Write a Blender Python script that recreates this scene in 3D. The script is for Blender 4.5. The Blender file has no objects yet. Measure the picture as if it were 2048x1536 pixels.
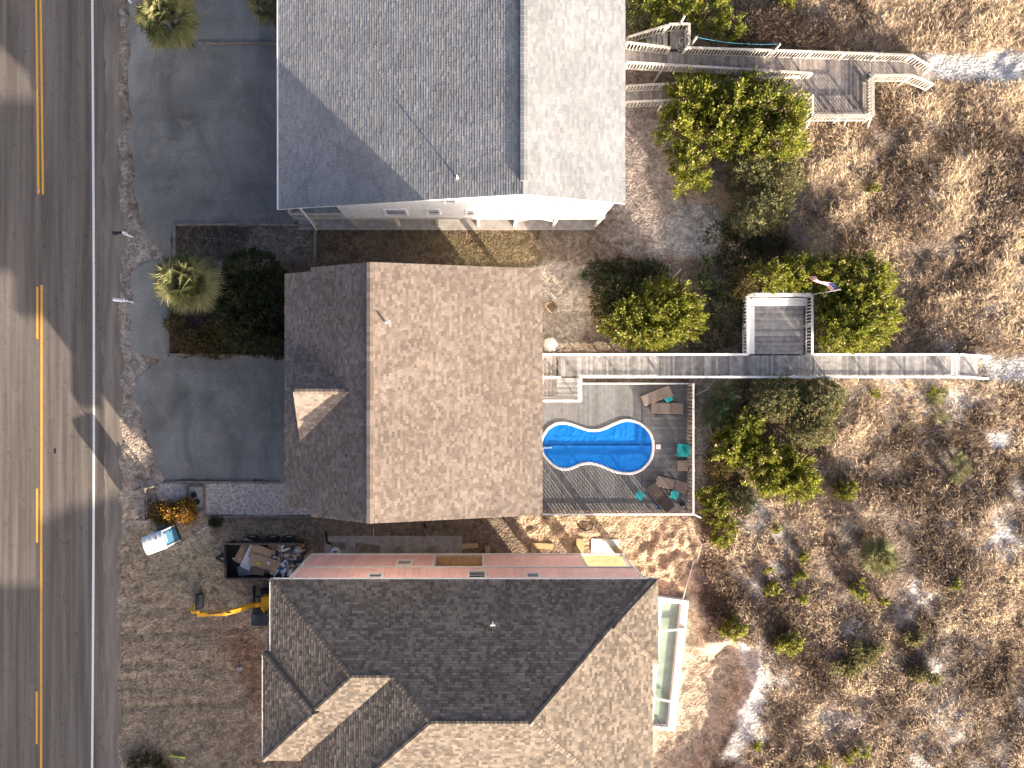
import bpy, math, random
import numpy as np
from mathutils import Vector, Matrix
random.seed(7); rng = np.random.default_rng(7)
S = bpy.context.scene; COL = S.collection

# ------------------------------------------------------------------ camera, sky, sun, exposure
H, F, NX, NY = 46.0, 1420.0, 955.0, 757.0      # drone height (m), focal length and nadir point in photo pixels
cam = bpy.data.cameras.new('camera'); camo = bpy.data.objects.new('camera', cam); COL.objects.link(camo)
camo.location = (0, 0, H); cam.sensor_width = 36; cam.lens = F/2048*36
cam.shift_x = (1024-NX)/2048; cam.shift_y = -(768-NY)/2048
cam.clip_start = .5; cam.clip_end = 2000; S.camera = camo
SUN_EL, SDX, SDY = math.radians(13.6), -.6, .8  # shadows run to -x +y
w = bpy.data.worlds.new('World'); S.world = w; w.use_nodes = True
sky = w.node_tree.nodes.new('ShaderNodeTexSky'); sky.sky_type = 'NISHITA'; sky.sun_disc = False
sky.sun_elevation = SUN_EL; sky.sun_rotation = math.atan2(-SDX, -SDY); sky.air_density = .3; sky.dust_density = 4.0; sky.ozone_density = .3
bg = w.node_tree.nodes['Background']; bg.inputs['Strength'].default_value = .125
w.node_tree.links.new(sky.outputs[0], bg.inputs[0])
sl = bpy.data.lights.new('sun', 'SUN'); sl.energy = 5.0; sl.angle = math.radians(.5); sl.color = (1, .84, .66)
so = bpy.data.objects.new('sun', sl); COL.objects.link(so)
so.rotation_euler = Vector((SDX*math.cos(SUN_EL), SDY*math.cos(SUN_EL), -math.sin(SUN_EL))).to_track_quat('-Z', 'Y').to_euler()
so.location = (20, -26, 30)
S.view_settings.view_transform = 'Standard'; S.view_settings.look = 'None'
S.view_settings.exposure = 1.88; S.view_settings.gamma = 1; S.view_settings.use_curve_mapping = False

# ------------------------------------------------------------------ helpers
def W(px, py, z=0.0):
    s = (H-z)/F
    return Vector(((px-NX)*s, -(py-NY)*s, z))
def XY(px, py, z=0.0):
    p = W(px, py, z); return (p.x, p.y)
def sstep(a, b, x):
    t = np.clip((x-a)/(b-a), 0, 1); return t*t*(3-2*t)
_NG = rng.random((256, 256))
def vnoise(x, y):
    x = np.asarray(x, float); y = np.asarray(y, float)
    xi = np.floor(x).astype(int); yi = np.floor(y).astype(int); fx = x-xi; fy = y-yi
    fx = fx*fx*(3-2*fx); fy = fy*fy*(3-2*fy)
    a = _NG[xi % 256, yi % 256]; b = _NG[(xi+1) % 256, yi % 256]; c = _NG[xi % 256, (yi+1) % 256]; d = _NG[(xi+1) % 256, (yi+1) % 256]
    return (a*(1-fx)+b*fx)*(1-fy)+(c*(1-fx)+d*fx)*fy
def fbm(x, y, o=4):
    s = 0; a = .5; t = 0
    for i in range(o):
        s = s+a*vnoise(x*2**i+17.3*i, y*2**i+9.1*i); t += a; a *= .5
    return s/t
def poly_sd(X, Y, poly):                       # signed distance, negative inside
    P = np.array(poly, float); n = len(P); d = np.full(X.shape, 1e9); ins = np.zeros(X.shape, bool)
    for i in range(n):
        a = P[i]; b = P[(i+1) % n]; e = b-a; wx = X-a[0]; wy = Y-a[1]
        t = np.clip((wx*e[0]+wy*e[1])/(e@e+1e-12), 0, 1)
        d = np.minimum(d, np.hypot(wx-e[0]*t, wy-e[1]*t))
        c = ((a[1] > Y) != (b[1] > Y)) & (X < (b[0]-a[0])*(Y-a[1])/(b[1]-a[1]+1e-12)+a[0]); ins ^= c
    return np.where(ins, -d, d)

MATS = {}
class NT:
    def __init__(s, name, rough=.8, spec=.3):
        s.m = bpy.data.materials.new(name); s.m.use_nodes = True; s.t = s.m.node_tree
        s.b = s.t.nodes['Principled BSDF']; s.b.inputs['Roughness'].default_value = rough
        s.b.inputs['Specular IOR Level'].default_value = spec; MATS[name] = s.m
    def n(s, typ, **k):
        nd = s.t.nodes.new(typ)
        for a, v in k.items(): setattr(nd, a, v)
        return nd
    def l(s, a, b): s.t.links.new(a, b)
    def coord(s, scale=(1, 1, 1), obj=False):
        mp = s.n('ShaderNodeMapping'); mp.inputs['Scale'].default_value = scale
        if obj: s.l(s.n('ShaderNodeTexCoord').outputs['Object'], mp.inputs[0])
        else: s.l(s.n('ShaderNodeNewGeometry').outputs['Position'], mp.inputs[0])
        return mp.outputs[0]
    def noise(s, sc, det=4, scale=(1, 1, 1), dist=0, obj=False):
        t = s.n('ShaderNodeTexNoise'); t.inputs['Scale'].default_value = sc; t.inputs['Detail'].default_value = det
        t.inputs['Distortion'].default_value = dist; s.l(s.coord(scale, obj), t.inputs[0]); return t.outputs['Fac']
    def ramp(s, f, stops):
        r = s.n('ShaderNodeValToRGB'); e = r.color_ramp.elements
        while len(e) < len(stops): e.new(.5)
        for i, (p, c) in enumerate(stops):
            e[i].position = p; e[i].color = (*c, 1) if len(c) == 3 else c
        s.l(f, r.inputs[0]); return r.outputs[0]
    def mix(s, f, a, b, mode='MIX'):
        x = s.n('ShaderNodeMix', data_type='RGBA', blend_type=mode)
        for sock, v in ((x.inputs[0], f), (x.inputs[6], a), (x.inputs[7], b)):
            if isinstance(v, (int, float)): sock.default_value = v
            elif isinstance(v, tuple): sock.default_value = (*v, 1)
            else: s.l(v, sock)
        return x.outputs[2]
    def attr(s, name, fac=True):
        a = s.n('ShaderNodeAttribute', attribute_name=name); return a.outputs['Fac' if fac else 'Color']
    def objrand(s): return s.n('ShaderNodeObjectInfo').outputs['Random']
    def color(s, c): s.l(c, s.b.inputs['Base Color'])
    def bump(s, f, st=.4, dist=.02):
        b = s.n('ShaderNodeBump'); b.inputs['Strength'].default_value = st; b.inputs['Distance'].default_value = dist
        s.l(f, b.inputs['Height']); s.l(b.outputs[0], s.b.inputs['Normal'])
def g(v): return (v, v, v)
def mul(c, k): return tuple(x*k for x in c)
def plain(name, c, rough=.6, var=.25, sc=3.0, spec=.3, metal=0, bump=0, objv=0):
    m = NT(name, rough, spec); m.b.inputs['Metallic'].default_value = metal
    f = m.noise(sc, 5); col = m.ramp(f, [(.3, mul(c, 1-var)), (.7, mul(c, 1+var))])
    if objv: col = m.mix(1.0, col, m.ramp(m.objrand(), [(0, g(1-objv)), (1, g(1+objv*.4))]), 'MULTIPLY')
    m.color(col)
    if bump: m.bump(m.noise(sc*12, 3), bump, .01)
    return m.m

class MB:
    def __init__(s): s.v = []; s.f = []; s.a = []
    def add(s, vs, fs, val=None):
        o = len(s.v); s.v += [tuple(p) for p in vs]
        for q in fs: s.f.append(tuple(i+o for i in q)); s.a.append(random.random() if val is None else val)
        return s
    def box(s, c, size, rz=0, rot=None):
        sx, sy, sz = size[0]/2, size[1]/2, size[2]/2
        M = rot if rot is not None else Matrix.Rotation(rz, 3, 'Z')
        vs = [Vector(c)+M @ Vector((x*sx, y*sy, z*sz)) for x, y, z in ((-1,-1,-1),(1,-1,-1),(1,1,-1),(-1,1,-1),(-1,-1,1),(1,-1,1),(1,1,1),(-1,1,1))]
        return s.add(vs, [(3,2,1,0),(4,5,6,7),(0,1,5,4),(1,2,6,5),(2,3,7,6),(3,0,4,7)])
    def bar(s, p0, p1, wd, ht):                 # box along p0-p1; wd sideways, ht upwards
        p0 = Vector(p0); p1 = Vector(p1); d = p1-p0; L = d.length; x = d/L
        up = Vector((0, 0, 1)) if abs(x.z) < .95 else Vector((1, 0, 0))
        y = up.cross(x).normalized(); z = x.cross(y)
        return s.box((p0+p1)/2, (L, wd, ht), rot=Matrix((x, y, z)).transposed())
    def prism(s, poly, z0, z1):
        n = len(poly); A = sum(poly[i][0]*poly[(i+1) % n][1]-poly[(i+1) % n][0]*poly[i][1] for i in range(n))
        if A < 0: poly = poly[::-1]
        z0 = z0 if isinstance(z0, (list, tuple)) else [z0]*n; z1 = z1 if isinstance(z1, (list, tuple)) else [z1]*n
        vs = [(p[0], p[1], z0[i]) for i, p in enumerate(poly)]+[(p[0], p[1], z1[i]) for i, p in enumerate(poly)]
        return s.add(vs, [tuple(range(n))[::-1], tuple(range(n, 2*n))]+[(i, (i+1) % n, n+(i+1) % n, n+i) for i in range(n)])
    def tube(s, p0, p1, r0, r1=None, n=10):
        r1 = r0 if r1 is None else r1; p0 = Vector(p0); p1 = Vector(p1); x = (p1-p0).normalized()
        up = Vector((0, 0, 1)) if abs(x.z) < .9 else Vector((1, 0, 0)); y = up.cross(x).normalized(); z = x.cross(y); vs = []
        for p, r in ((p0, r0), (p1, r1)): vs += [p+(y*math.cos(2*math.pi*i/n)+z*math.sin(2*math.pi*i/n))*r for i in range(n)]
        return s.add(vs, [(i, (i+1) % n, n+(i+1) % n, n+i) for i in range(n)]+[tuple(range(n))[::-1], tuple(range(n, 2*n))])
    def path(s, pts, r, n=6):
        for a, b in zip(pts[:-1], pts[1:]): s.tube(a, b, r, r, n)
        return s
    def lathe(s, c, prof, n=16):                # prof [(r,z)]
        vs = []; m = len(prof)
        for r, z in prof: vs += [(c[0]+r*math.cos(2*math.pi*i/n), c[1]+r*math.sin(2*math.pi*i/n), c[2]+z) for i in range(n)]
        fs = [(j*n+i, j*n+(i+1) % n, (j+1)*n+(i+1) % n, (j+1)*n+i) for j in range(m-1) for i in range(n)]
        return s.add(vs, fs+[tuple(range(n))[::-1], tuple(range((m-1)*n, m*n))])
    def mesh(s, name, mat=None, smooth=False):
        me = bpy.data.meshes.new(name); me.from_pydata(s.v, [], s.f)
        a = me.attributes.new('rnd', 'FLOAT', 'FACE'); a.data.foreach_set('value', s.a)
        if mat: me.materials.append(MATS[mat])
        if smooth: me.polygons.foreach_set('use_smooth', [True]*len(me.polygons))
        me.update(); return me
    def build(s, name, mat, parent=None, smooth=False, bevel=0):
        o = link(name, s.mesh(name, mat, smooth), parent)
        if bevel:
            b = o.modifiers.new('bevel', 'BEVEL'); b.width = bevel; b.segments = 2; b.limit_method = 'ANGLE'
        return o
def link(name, me, parent=None, loc=None, rot=None, scale=None):
    o = bpy.data.objects.new(name, me); COL.objects.link(o)
    if loc is not None: o.location = loc
    if rot is not None: o.rotation_euler = rot
    if scale is not None: o.scale = scale
    if parent is not None:
        o.parent = parent
        off = parent.get('_base')
        o.matrix_parent_inverse = Matrix.Translation(-Vector(off)) if off is not None else Matrix.Identity(4)
    return o
def tag(o, label, cat, group=None):
    o['label'] = label; o['category'] = cat
    if group: o['group'] = group
    return o
def thing(name, label, cat, loc, group=None):
    e = bpy.data.objects.new(name, None); COL.objects.link(e); e.location = loc; e.empty_display_size = .2
    e['_base'] = tuple(loc); return tag(e, label, cat, group)
def struct(o, kind='structure'): o['kind'] = kind; return o
_UB = {}
def unit_box(mat):
    if mat not in _UB: _UB[mat] = MB().box((0, 0, 0), (1, 1, 1)).mesh('board_'+mat, mat)
    return _UB[mat]
def ibox(name, mat, parent, c, size, rz=0, jit=0):
    c = Vector(c)
    if jit: c = c+Vector((0, 0, random.uniform(-jit, jit)))
    return link(name, unit_box(mat), parent, c, (0, 0, rz), size)
def ibar(name, mat, parent, p0, p1, wd, ht):
    p0 = Vector(p0); p1 = Vector(p1); d = p1-p0; x = d.normalized()
    up = Vector((0, 0, 1)) if abs(x.z) < .95 else Vector((1, 0, 0))
    y = up.cross(x).normalized(); z = x.cross(y)
    return link(name, unit_box(mat), parent, (p0+p1)/2, Matrix((x, y, z)).transposed().to_euler(), (d.length, wd, ht))
def np_mesh(name, V, nv, loops_per, mat, attrs):     # V (N,3); faces = consecutive groups of loops_per
    me = bpy.data.meshes.new(name); nf = nv//loops_per
    me.vertices.add(nv); me.vertices.foreach_set('co', V.astype(np.float32).ravel())
    me.loops.add(nv); me.loops.foreach_set('vertex_index', np.arange(nv, dtype=np.int32))
    me.polygons.add(nf); me.polygons.foreach_set('loop_start', np.arange(0, nv, loops_per, dtype=np.int32))
    me.polygons.foreach_set('loop_total', np.full(nf, loops_per, np.int32))
    for k, v in attrs.items():
        a = me.attributes.new(k, 'FLOAT', 'FACE'); a.data.foreach_set('value', v.astype(np.float32))
    me.materials.append(MATS[mat]); me.update(); me.validate(); return me

# ------------------------------------------------------------------ materials
m = NT('asphalt', .9, .2)
a = m.ramp(m.noise(60, 3), [(.3, (.102, .090, .081)), (.75, (.182, .161, .144))])
b = m.ramp(m.noise(.55, 4, (4.5, .12, 1)), [(.35, g(.72)), (.65, g(1.3))])
c = m.mix(1.0, a, b, 'MULTIPLY')
c = m.mix(m.ramp(m.noise(1.3, 8, (1, .35, 1), .6), [(.60, g(0)), (.74, g(.45))]), c, (.19, .165, .14))
crack = m.ramp(m.noise(.9, 6, (1, .5, 1), 1.5), [(.492, g(0)), (.5, g(.5)), (.508, g(0))])
c = m.mix(crack, c, (.025, .024, .023)); m.color(c); m.bump(m.noise(150, 2), .3, .01)
m = NT('shoulder', .95, .15)
c = m.ramp(m.noise(1.1, 8, (2.2, .25, 1), .5), [(.33, (.11, .097, .085)), (.52, (.21, .18, .152)), (.72, (.34, .295, .25))])
c = m.mix(.5, c, m.ramp(m.noise(40, 3), [(.3, (.08, .072, .065)), (.7, (.30, .265, .23))])); m.color(c); m.bump(m.noise(60, 3), .3, .02)
m = NT('gravel', .95, .15)
c = m.ramp(m.noise(13, 6, dist=.5), [(.3, (.112, .117, .108)), (.5, (.198, .205, .19)), (.7, (.31, .312, .285))])
c = m.mix(.45, c, m.ramp(m.noise(40, 3), [(.3, (.10, .10, .095)), (.7, (.34, .335, .315))]))
c = m.mix(1.0, c, m.ramp(m.noise(.4, 6, (1, .5, 1), 1.0), [(.3, g(.68)), (.7, g(1.3))]), 'MULTIPLY')
c = m.mix(1.0, c, m.ramp(m.noise(1.1, 3, (.12, 1, 1), .3), [(.35, g(.94)), (.6, g(1.05))]), 'MULTIPLY')
c = m.mix(m.ramp(m.noise(.7, 8, dist=1.4), [(.56, g(0)), (.72, g(.75))]), c, (.29, .26, .22))
c = m.mix(m.ramp(m.noise(5, 3), [(.70, g(0)), (.75, g(.6))]), c, (.05, .05, .05)); m.color(c); m.bump(m.noise(30, 4), .6, .04)
m = NT('ground', .97, .1)
c = m.attr('Col', False)
f1 = m.noise(2.2, 9, dist=1.2); f2 = m.noise(14, 6, dist=.6)
c = m.mix(1.0, c, m.ramp(f1, [(.3, g(.5)), (.5, g(.95)), (.72, g(1.5))]), 'MULTIPLY')
c = m.mix(1.0, c, m.ramp(f2, [(.32, g(.58)), (.68, g(1.4))]), 'MULTIPLY')
c = m.mix(m.ramp(m.noise(30, 2), [(.66, g(0)), (.72, g(.7))]), c, (.07, .055, .04)); m.color(c); m.bump(m.noise(7, 8), 1.0, .12)
m = NT('pebbles', .9, .2)
c = m.ramp(m.noise(9, 7, dist=.8), [(.34, (.24, .21, .185)), (.5, (.48, .43, .39)), (.66, (.72, .66, .61))])
c = m.mix(m.ramp(m.noise(14, 3, dist=2), [(.62, g(0)), (.68, g(.7))]), c, (.16, .13, .11)); m.color(c); m.bump(m.noise(30, 3), .7, .04)
for nm, col in (('yellow_paint', (.72, .38, .05)), ('white_paint_road', (.74, .74, .72))):
    m = NT(nm, .7, .3); m.color(m.mix(m.ramp(m.noise(9, 8, dist=.8), [(.56, g(0)), (.72, g(.75))]), col, mul(col, .35)))
def shingle(name, stops, rough=.9):
    m = NT(name, rough, .15)
    c = m.ramp(m.attr('rnd'), stops)
    c = m.mix(1.0, c, m.ramp(m.noise(70, 3), [(.3, g(.82)), (.7, g(1.16))]), 'MULTIPLY')
    c = m.mix(1.0, c, m.ramp(m.noise(.5, 5, (1, 1, 1), .5), [(.3, g(.86)), (.7, g(1.12))]), 'MULTIPLY'); m.color(c)
    m.bump(m.noise(90, 2), .3, .006)
shingle('shingle_grey', [(0, (.205, .212, .222)), (.5, (.245, .252, .261)), (1, (.285, .291, .298))])
shingle('shingle_tan', [(0, (.152, .122, .102)), (.3, (.184, .148, .123)), (.65, (.222, .182, .152)), (1, (.268, .222, .188))])
shingle('shingle_brown', [(0, (.105, .087, .072)), (.35, (.15, .125, .10)), (.7, (.20, .165, .132)), (1, (.26, .215, .17))])
plain('roof_deck', (.06, .05, .045), .9)
plain('white_paint', (.80, .80, .80), .5, .06, 2.0)
plain('white_worn', (.74, .74, .73), .6, .14, 5.0, objv=.08)
plain('white_siding', (.74, .75, .77), .5, .05, 1.5, objv=.05)
plain('pink_siding', (.90, .56, .50), .55, .06, 2.0, objv=.10)
plain('cream_trim', (.72, .69, .63), .55, .06)
m = NT('grey_wood', .85, .2)
c = m.ramp(m.noise(3, 6, (1.2, 1.2, 1), obj=False), [(.3, (.27, .265, .265)), (.7, (.46, .45, .44))])
c = m.mix(1.0, c, m.ramp(m.objrand(), [(0, g(.66)), (1, g(1.25))]), 'MULTIPLY'); m.color(c); m.bump(m.noise(40, 3), .3, .01)
m = NT('brown_wood', .85, .2)
c = m.ramp(m.noise(4, 6), [(.3, (.22, .195, .18)), (.7, (.37, .335, .31))])
c = m.mix(1.0, c, m.ramp(m.objrand(), [(0, g(.68)), (1, g(1.25))]), 'MULTIPLY'); m.color(c); m.bump(m.noise(40, 3), .3, .01)
m = NT('pale_wood', .8, .2)
c = m.ramp(m.noise(5, 6), [(.3, (.42, .38, .33)), (.7, (.60, .55, .49))])
c = m.mix(1.0, c, m.ramp(m.objrand(), [(0, g(.72)), (1, g(1.15))]), 'MULTIPLY'); m.color(c)
m = NT('composite_deck', .75, .3)
c = m.ramp(m.noise(3, 5), [(.3, (.145, .148, .155)), (.7, (.20, .20, .203))])
c = m.mix(1.0, c, m.ramp(m.objrand(), [(0, g(.84)), (1, g(1.12))]), 'MULTIPLY'); m.color(c)
plain('old_timber', (.22, .19, .16), .9, .35, 4, objv=.2)
plain('lumber', (.55, .38, .20), .8, .2, 4, objv=.15)
plain('piling', (.26, .20, .14), .9, .3, 4)
plain('concrete', (.34, .32, .30), .9, .2, 3, bump=.3)
m = NT('glass', .08, .6); m.color(m.ramp(m.noise(.4, 2), [(.4, (.03, .035, .04)), (.6, (.07, .08, .09))]))
m = NT('pool_cover', .28, .5)
c = m.ramp(m.noise(1.6, 5), [(.3, (.004, .13, .50)), (.7, (.008, .18, .62))]); m.color(c)
m.bump(m.noise(3.2, 4, (1.2, .6, 1), 1.4), .35, .04)
plain('coping', (.76, .74, .73), .5, .08, 6)
plain('wicker', (.085, .066, .056), .7, .25, 30, bump=.4)
plain('wicker_cushion', (.19, .155, .135), .85, .15, 12)
plain('dark_frame', (.03, .027, .026), .6, .2)
plain('teal_plastic', (.03, .38, .40), .4, .08, objv=.08)
plain('blue_plastic', (.03, .14, .42), .4, .1)
plain('black_plastic', (.018, .018, .02), .5, .2)
plain('mailbox_white', (.78, .78, .79), .4, .05)
plain('steel_black', (.022, .022, .024), .45, .3, 6)
plain('steel_rust', (.13, .085, .06), .8, .4, 8)
plain('rubber', (.02, .02, .021), .9, .2, 10)
plain('rim_grey', (.42, .41, .40), .5, .2)
plain('machine_yellow', (.85, .42, .03), .45, .15, 5)
plain('machine_dark', (.035, .04, .047), .4, .2)
plain('grey_steel', (.25, .25, .25), .5, .3, metal=.5)
plain('cardboard', (.40, .28, .18), .9, .15, 5, objv=.25)
plain('foam_white', (.66, .66, .67), .8, .08)
plain('blue_board', (.035, .25, .42), .7, .1)
plain('grey_board', (.20, .20, .215), .9, .2)
plain('lime_plastic', (.48, .62, .04), .5, .1)
plain('toilet_blue', (.13, .36, .56), .5, .08)
plain('toilet_white', (.78, .79, .80), .45, .04)
plain('water_green', (.27, .36, .29), .12, .22, 1.2, spec=.6)
plain('pool_shell', (.74, .74, .73), .35, .06)
plain('canvas', (.62, .61, .59), .8, .15, 4)
plain('bark', (.12, .09, .065), .95, .35, 8, bump=.5)
plain('deadwood', (.36, .32, .28), .9, .25, 6)
plain('rope_blue', (.08, .35, .50), .7, .1)
plain('hose_black', (.02, .02, .02), .6, .1)
plain('pvc', (.72, .72, .71), .5, .05)
def foliage(name, stops, rough=.75, trans=.3, gain=1.35):
    m = NT(name, rough, .2); c = m.ramp(m.attr('rnd'), [(p, mul(q, gain)) for p, q in stops]); m.color(c)
    tl = m.n('ShaderNodeBsdfTranslucent'); mx = m.n('ShaderNodeMixShader'); mx.inputs[0].default_value = trans
    m.l(c, tl.inputs[0]); m.l(m.b.outputs[0], mx.inputs[1]); m.l(tl.outputs[0], mx.inputs[2]); m.l(mx.outputs[0], m.t.nodes['Material Output'].inputs[0])
foliage('leaf_bright', gain=2.0, trans=.35, stops=[(0, (.020, .028, .006)), (.35, (.075, .090, .013)), (.75, (.15, .155, .022)), (.97, (.23, .21, .04)), (1, (.33, .26, .16))])
foliage('leaf_sage', gain=1.8, stops=[(0, (.03, .034, .016)), (.5, (.095, .10, .045)), (.95, (.19, .175, .085)), (1, (.28, .20, .10))])
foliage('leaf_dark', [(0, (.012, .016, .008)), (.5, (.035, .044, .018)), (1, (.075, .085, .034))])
foliage('leaf_olive', [(0, (.03, .028, .012)), (.5, (.085, .070, .025)), (1, (.16, .12, .045))])
foliage('leaf_rust', [(0, (.05, .04, .015)), (.5, (.22, .11, .03)), (.85, (.38, .22, .04)), (1, (.40, .36, .05))])
foliage('leaf_palm', [(0, (.035, .042, .018)), (.45, (.10, .11, .045)), (.8, (.19, .18, .085)), (1, (.29, .24, .13))])
foliage('leaf_yucca', [(0, (.05, .075, .035)), (.6, (.13, .18, .075)), (1, (.26, .30, .14))])
foliage('leaf_needle', [(0, (.03, .05, .025)), (1, (.10, .15, .07))])
foliage('twig_brown', [(0, (.05, .036, .026)), (.6, (.15, .11, .08)), (1, (.26, .20, .15))])
foliage('dry_grass', [(0, (.075, .052, .035)), (.22, (.17, .125, .085)), (.5, (.33, .25, .18)), (.8, (.50, .40, .29)), (.93, (.58, .48, .36)), (1, (.46, .36, .18))], gain=1.2)
# ------------------------------------------------------------------ terrain
def PX(*pts): return [XY(x, y) for x, y in pts]
PIT = PX((1290,1185),(1392,1180),(1412,1290),(1462,1272),(1500,1300),(1496,1380),(1468,1440),(1445,1490),(1400,1560),(1290,1700))
DUG = PX((1035,1028),(1290,1033),(1395,1040),(1402,1100),(1390,1185),(1310,1200),(1225,1180),(1190,1100),(1050,1096))
FLAT = PX((-400,-300),(570,-300),(570,1040),(430,1040),(250,1060),(235,1900),(-400,1900))
def gheight(X, Y):
    d = sstep(10, 17, X)*(.12+.75*(fbm(X/5.5+3, Y/5.5)-.25)+.30*(fbm(X/1.3, Y/1.3+7)-.5))
    d = np.where(X > 9, d, 0)
    rough = sstep(-.2, .6, poly_sd(X, Y, FLAT))*(.07*(fbm(X*1.1+5, Y*1.1, 4)-.5)+.05*(fbm(X*3+9, Y*3, 3)-.5))
    pit = 1-sstep(-1.1, .35, poly_sd(X, Y, PIT)+.9*(fbm(X/1.5, Y/1.5)-.5))
    dug = 1-sstep(-.5, .4, poly_sd(X, Y, DUG))
    mound = 1-sstep(-.6, .5, poly_sd(X, Y, PX((1265,1075),(1385,1062),(1398,1120),(1370,1160),(1270,1150))))
    yd = 1-sstep(-.6, .3, poly_sd(X, Y, PX((240,1060),(560,1060),(560,1600),(236,1600))))
    z = yd*(.10*(fbm(X*.5+Y*.9, Y*1.6-X*.4, 4)-.5)+.07*(fbm(X*4, Y*4+2, 3)-.5))+pit*(.22*(fbm(X*1.6, Y*1.6, 4)-.5)+.10*(fbm(X*5, Y*5, 2)-.5))+d*(1-pit)+rough-pit*.38-dug*.05+dug*.22*(fbm(X*2.2, Y*2.2+4, 3)-.45)+mound*(.42*(fbm(X*3.0+1, Y*3.0, 3)-.4))
    z = z-.03*sstep(.3, -.2, poly_sd(X, Y, FLAT))
    for yy, amp in ((1263, .08), (1335, .09), (1352, .06), (1385, .06), (1415, .09), (1452, .09)):   # track ruts in the yard
        p = W(330, yy); cx = p.y+.25*np.sin(X*.35+yy)
        z = z-amp*np.exp(-((Y-cx)/.16)**2)*sstep(-23.6, -23.0, X)*sstep(-14.5, -15.5, X)*(.6+.4*np.sin(X*22))
    return z
def gz(x, y): return float(gheight(np.array([x], float), np.array([y], float))[0])
def zone_cols(X, Y):
    n1 = fbm(X/2.2, Y/2.2, 5); n2 = fbm(X/6+40, Y/6, 4); n3 = fbm(X*1.2+11, Y*1.2, 4)
    C = np.empty(X.shape+(3,)); C[...] = (.20, .16, .125)
    def put(poly, col, soft=.5, amp=.8, k=1.0):
        sd = poly_sd(X, Y, poly)+amp*(n3-.5)*2
        t = (k*(1-sstep(-soft, soft, sd)))[..., None]; C[...] = C*(1-t)+np.array(col)*t
    dune = sstep(9.3, 10.5, X+1.6*(n1-.5))[..., None]
    sand = (.42+0*n1)[..., None]*np.array((1, .93, .86)); lit = np.array((.20, .158, .125))
    t = sstep(.44, .66, n1*.65+n2*.35+.06*sstep(0, -14, Y)-.05)[..., None]
    C[...] = C*(1-dune)+dune*(lit*(1-t)+sand*t)
    put(PX((236,1040),(610,1040),(660,1100),(620,1900),(228,1900)), (.27, .215, .155), .3, .4)
    put(PX((400,1225),(470,1225),(540,1300),(540,1420),(500,1420),(455,1300)), (.19, .125, .085), .6, .6)
    put(PX((300,1240),(430,1190),(480,1150),(540,1170),(540,1250),(400,1290)), (.24, .19, .145), .5, .6, .7)
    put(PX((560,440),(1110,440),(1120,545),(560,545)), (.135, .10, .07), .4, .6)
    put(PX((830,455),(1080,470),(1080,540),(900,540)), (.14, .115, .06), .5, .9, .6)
    put(PX((1080,410),(1250,420),(1290,500),(1190,520),(1090,520)), (.19, .15, .12), .5, .9)
    put(PX((1250,200),(1330,210),(1350,380),(1450,440),(1450,505),(1300,520),(1230,470)), (.26, .22, .20), .6, 1.0)
    put(PX((1330,430),(1460,420),(1460,500),(1340,505)), (.34, .325, .32), .6, 1.4)
    put(PX((1580,470),(1700,410),(1640,380),(1780,560),(1760,590),(1600,520)), (.33, .31, .30), .6, 1.2)
    put(PX((1060,530),(1180,520),(1200,570),(1190,640),(1150,690),(1060,700)), (.36, .31, .26), .4, .6)
    put(PX((1180,590),(1215,590),(1225,650),(1190,650)), (.30, .21, .13), .4, .5)
    put(PX((560,1035),(1060,1035),(1060,1110),(620,1110)), (.21, .165, .125), .3, .4)
    put(DUG, (.46, .345, .235), .35, .5)
    put(PX((1395,760),(1418,780),(1412,900),(1405,1030),(1385,1030)), (.28, .245, .22), .2, .15)
    put(PIT, (.42, .34, .255), .3, .5)
    put(PX((1478,1280),(1530,1290),(1540,1385),(1512,1455),(1482,1510),(1440,1525),(1478,1420),(1496,1370)), (.66, .63, .58), .25, .35)
    put(PX((1500,1350),(1560,1300),(1545,1260),(1500,1270)), (.50, .47, .45), .4, .6)
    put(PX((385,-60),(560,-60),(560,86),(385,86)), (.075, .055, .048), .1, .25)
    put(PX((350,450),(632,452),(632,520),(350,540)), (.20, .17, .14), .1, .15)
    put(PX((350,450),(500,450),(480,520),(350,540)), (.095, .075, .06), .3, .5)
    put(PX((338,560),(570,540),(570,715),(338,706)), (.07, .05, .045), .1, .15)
    put(PX((205,-200),(236,-200),(252,100),(252,320),(268,430),(330,520),(300,545),(262,540),(268,700),(300,740),(280,850),(320,960),(285,970),(250,1050),(236,1100),(236,1800),(205,1800)), (.30, .265, .23), .25, .5)
    put(PX((215,845),(270,850),(330,962),(300,1060),(275,1062),(245,1040)), (.42, .34, .265), .3, .4)
    put(PX((330,1040),(415,1040),(415,1100),(340,1100)), (.34, .275, .21), .3, .4)
    put(PX((1850,115),(2300,95),(2300,165),(1870,165)), (.56, .55, .54), .5, .5)
    put(PX((1960,715),(2300,705),(2300,765),(1980,765)), (.52, .50, .48), .4, .6)
    put(PX((1640,700),(1640,760),(1700,770),(1700,840),(1640,830)), (.45, .38, .32), .4, .6, .6)
    for (cx, cy, r) in ((1890,690,22),(2030,430,26),(1730,1095,14),(1880,1050,20),(1990,880,18),(2010,1080,20),(1712,1262,24),(1862,1312,22),(1665,1385,24),(1705,1440,22),(2030,1430,22),(1560,1170,18),(1830,1190,16)):
        p = PX(*[(cx+r*math.cos(a*.785), cy+r*math.sin(a*.785)) for a in range(8)]); put(p, (.53, .51, .50), .4, .8)
    return C
xs = np.concatenate([np.linspace(-600, -41, 14), np.arange(-40, 43, .15), np.linspace(44, 600, 14)])
ys = np.concatenate([np.linspace(-600, -56, 12), np.linspace(-54, -31, 40), np.arange(-30, 30, .15), np.linspace(31, 600, 14)])
GX, GY = np.meshgrid(xs, ys); GZ = gheight(GX, GY); GC = zone_cols(GX, GY)
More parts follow.
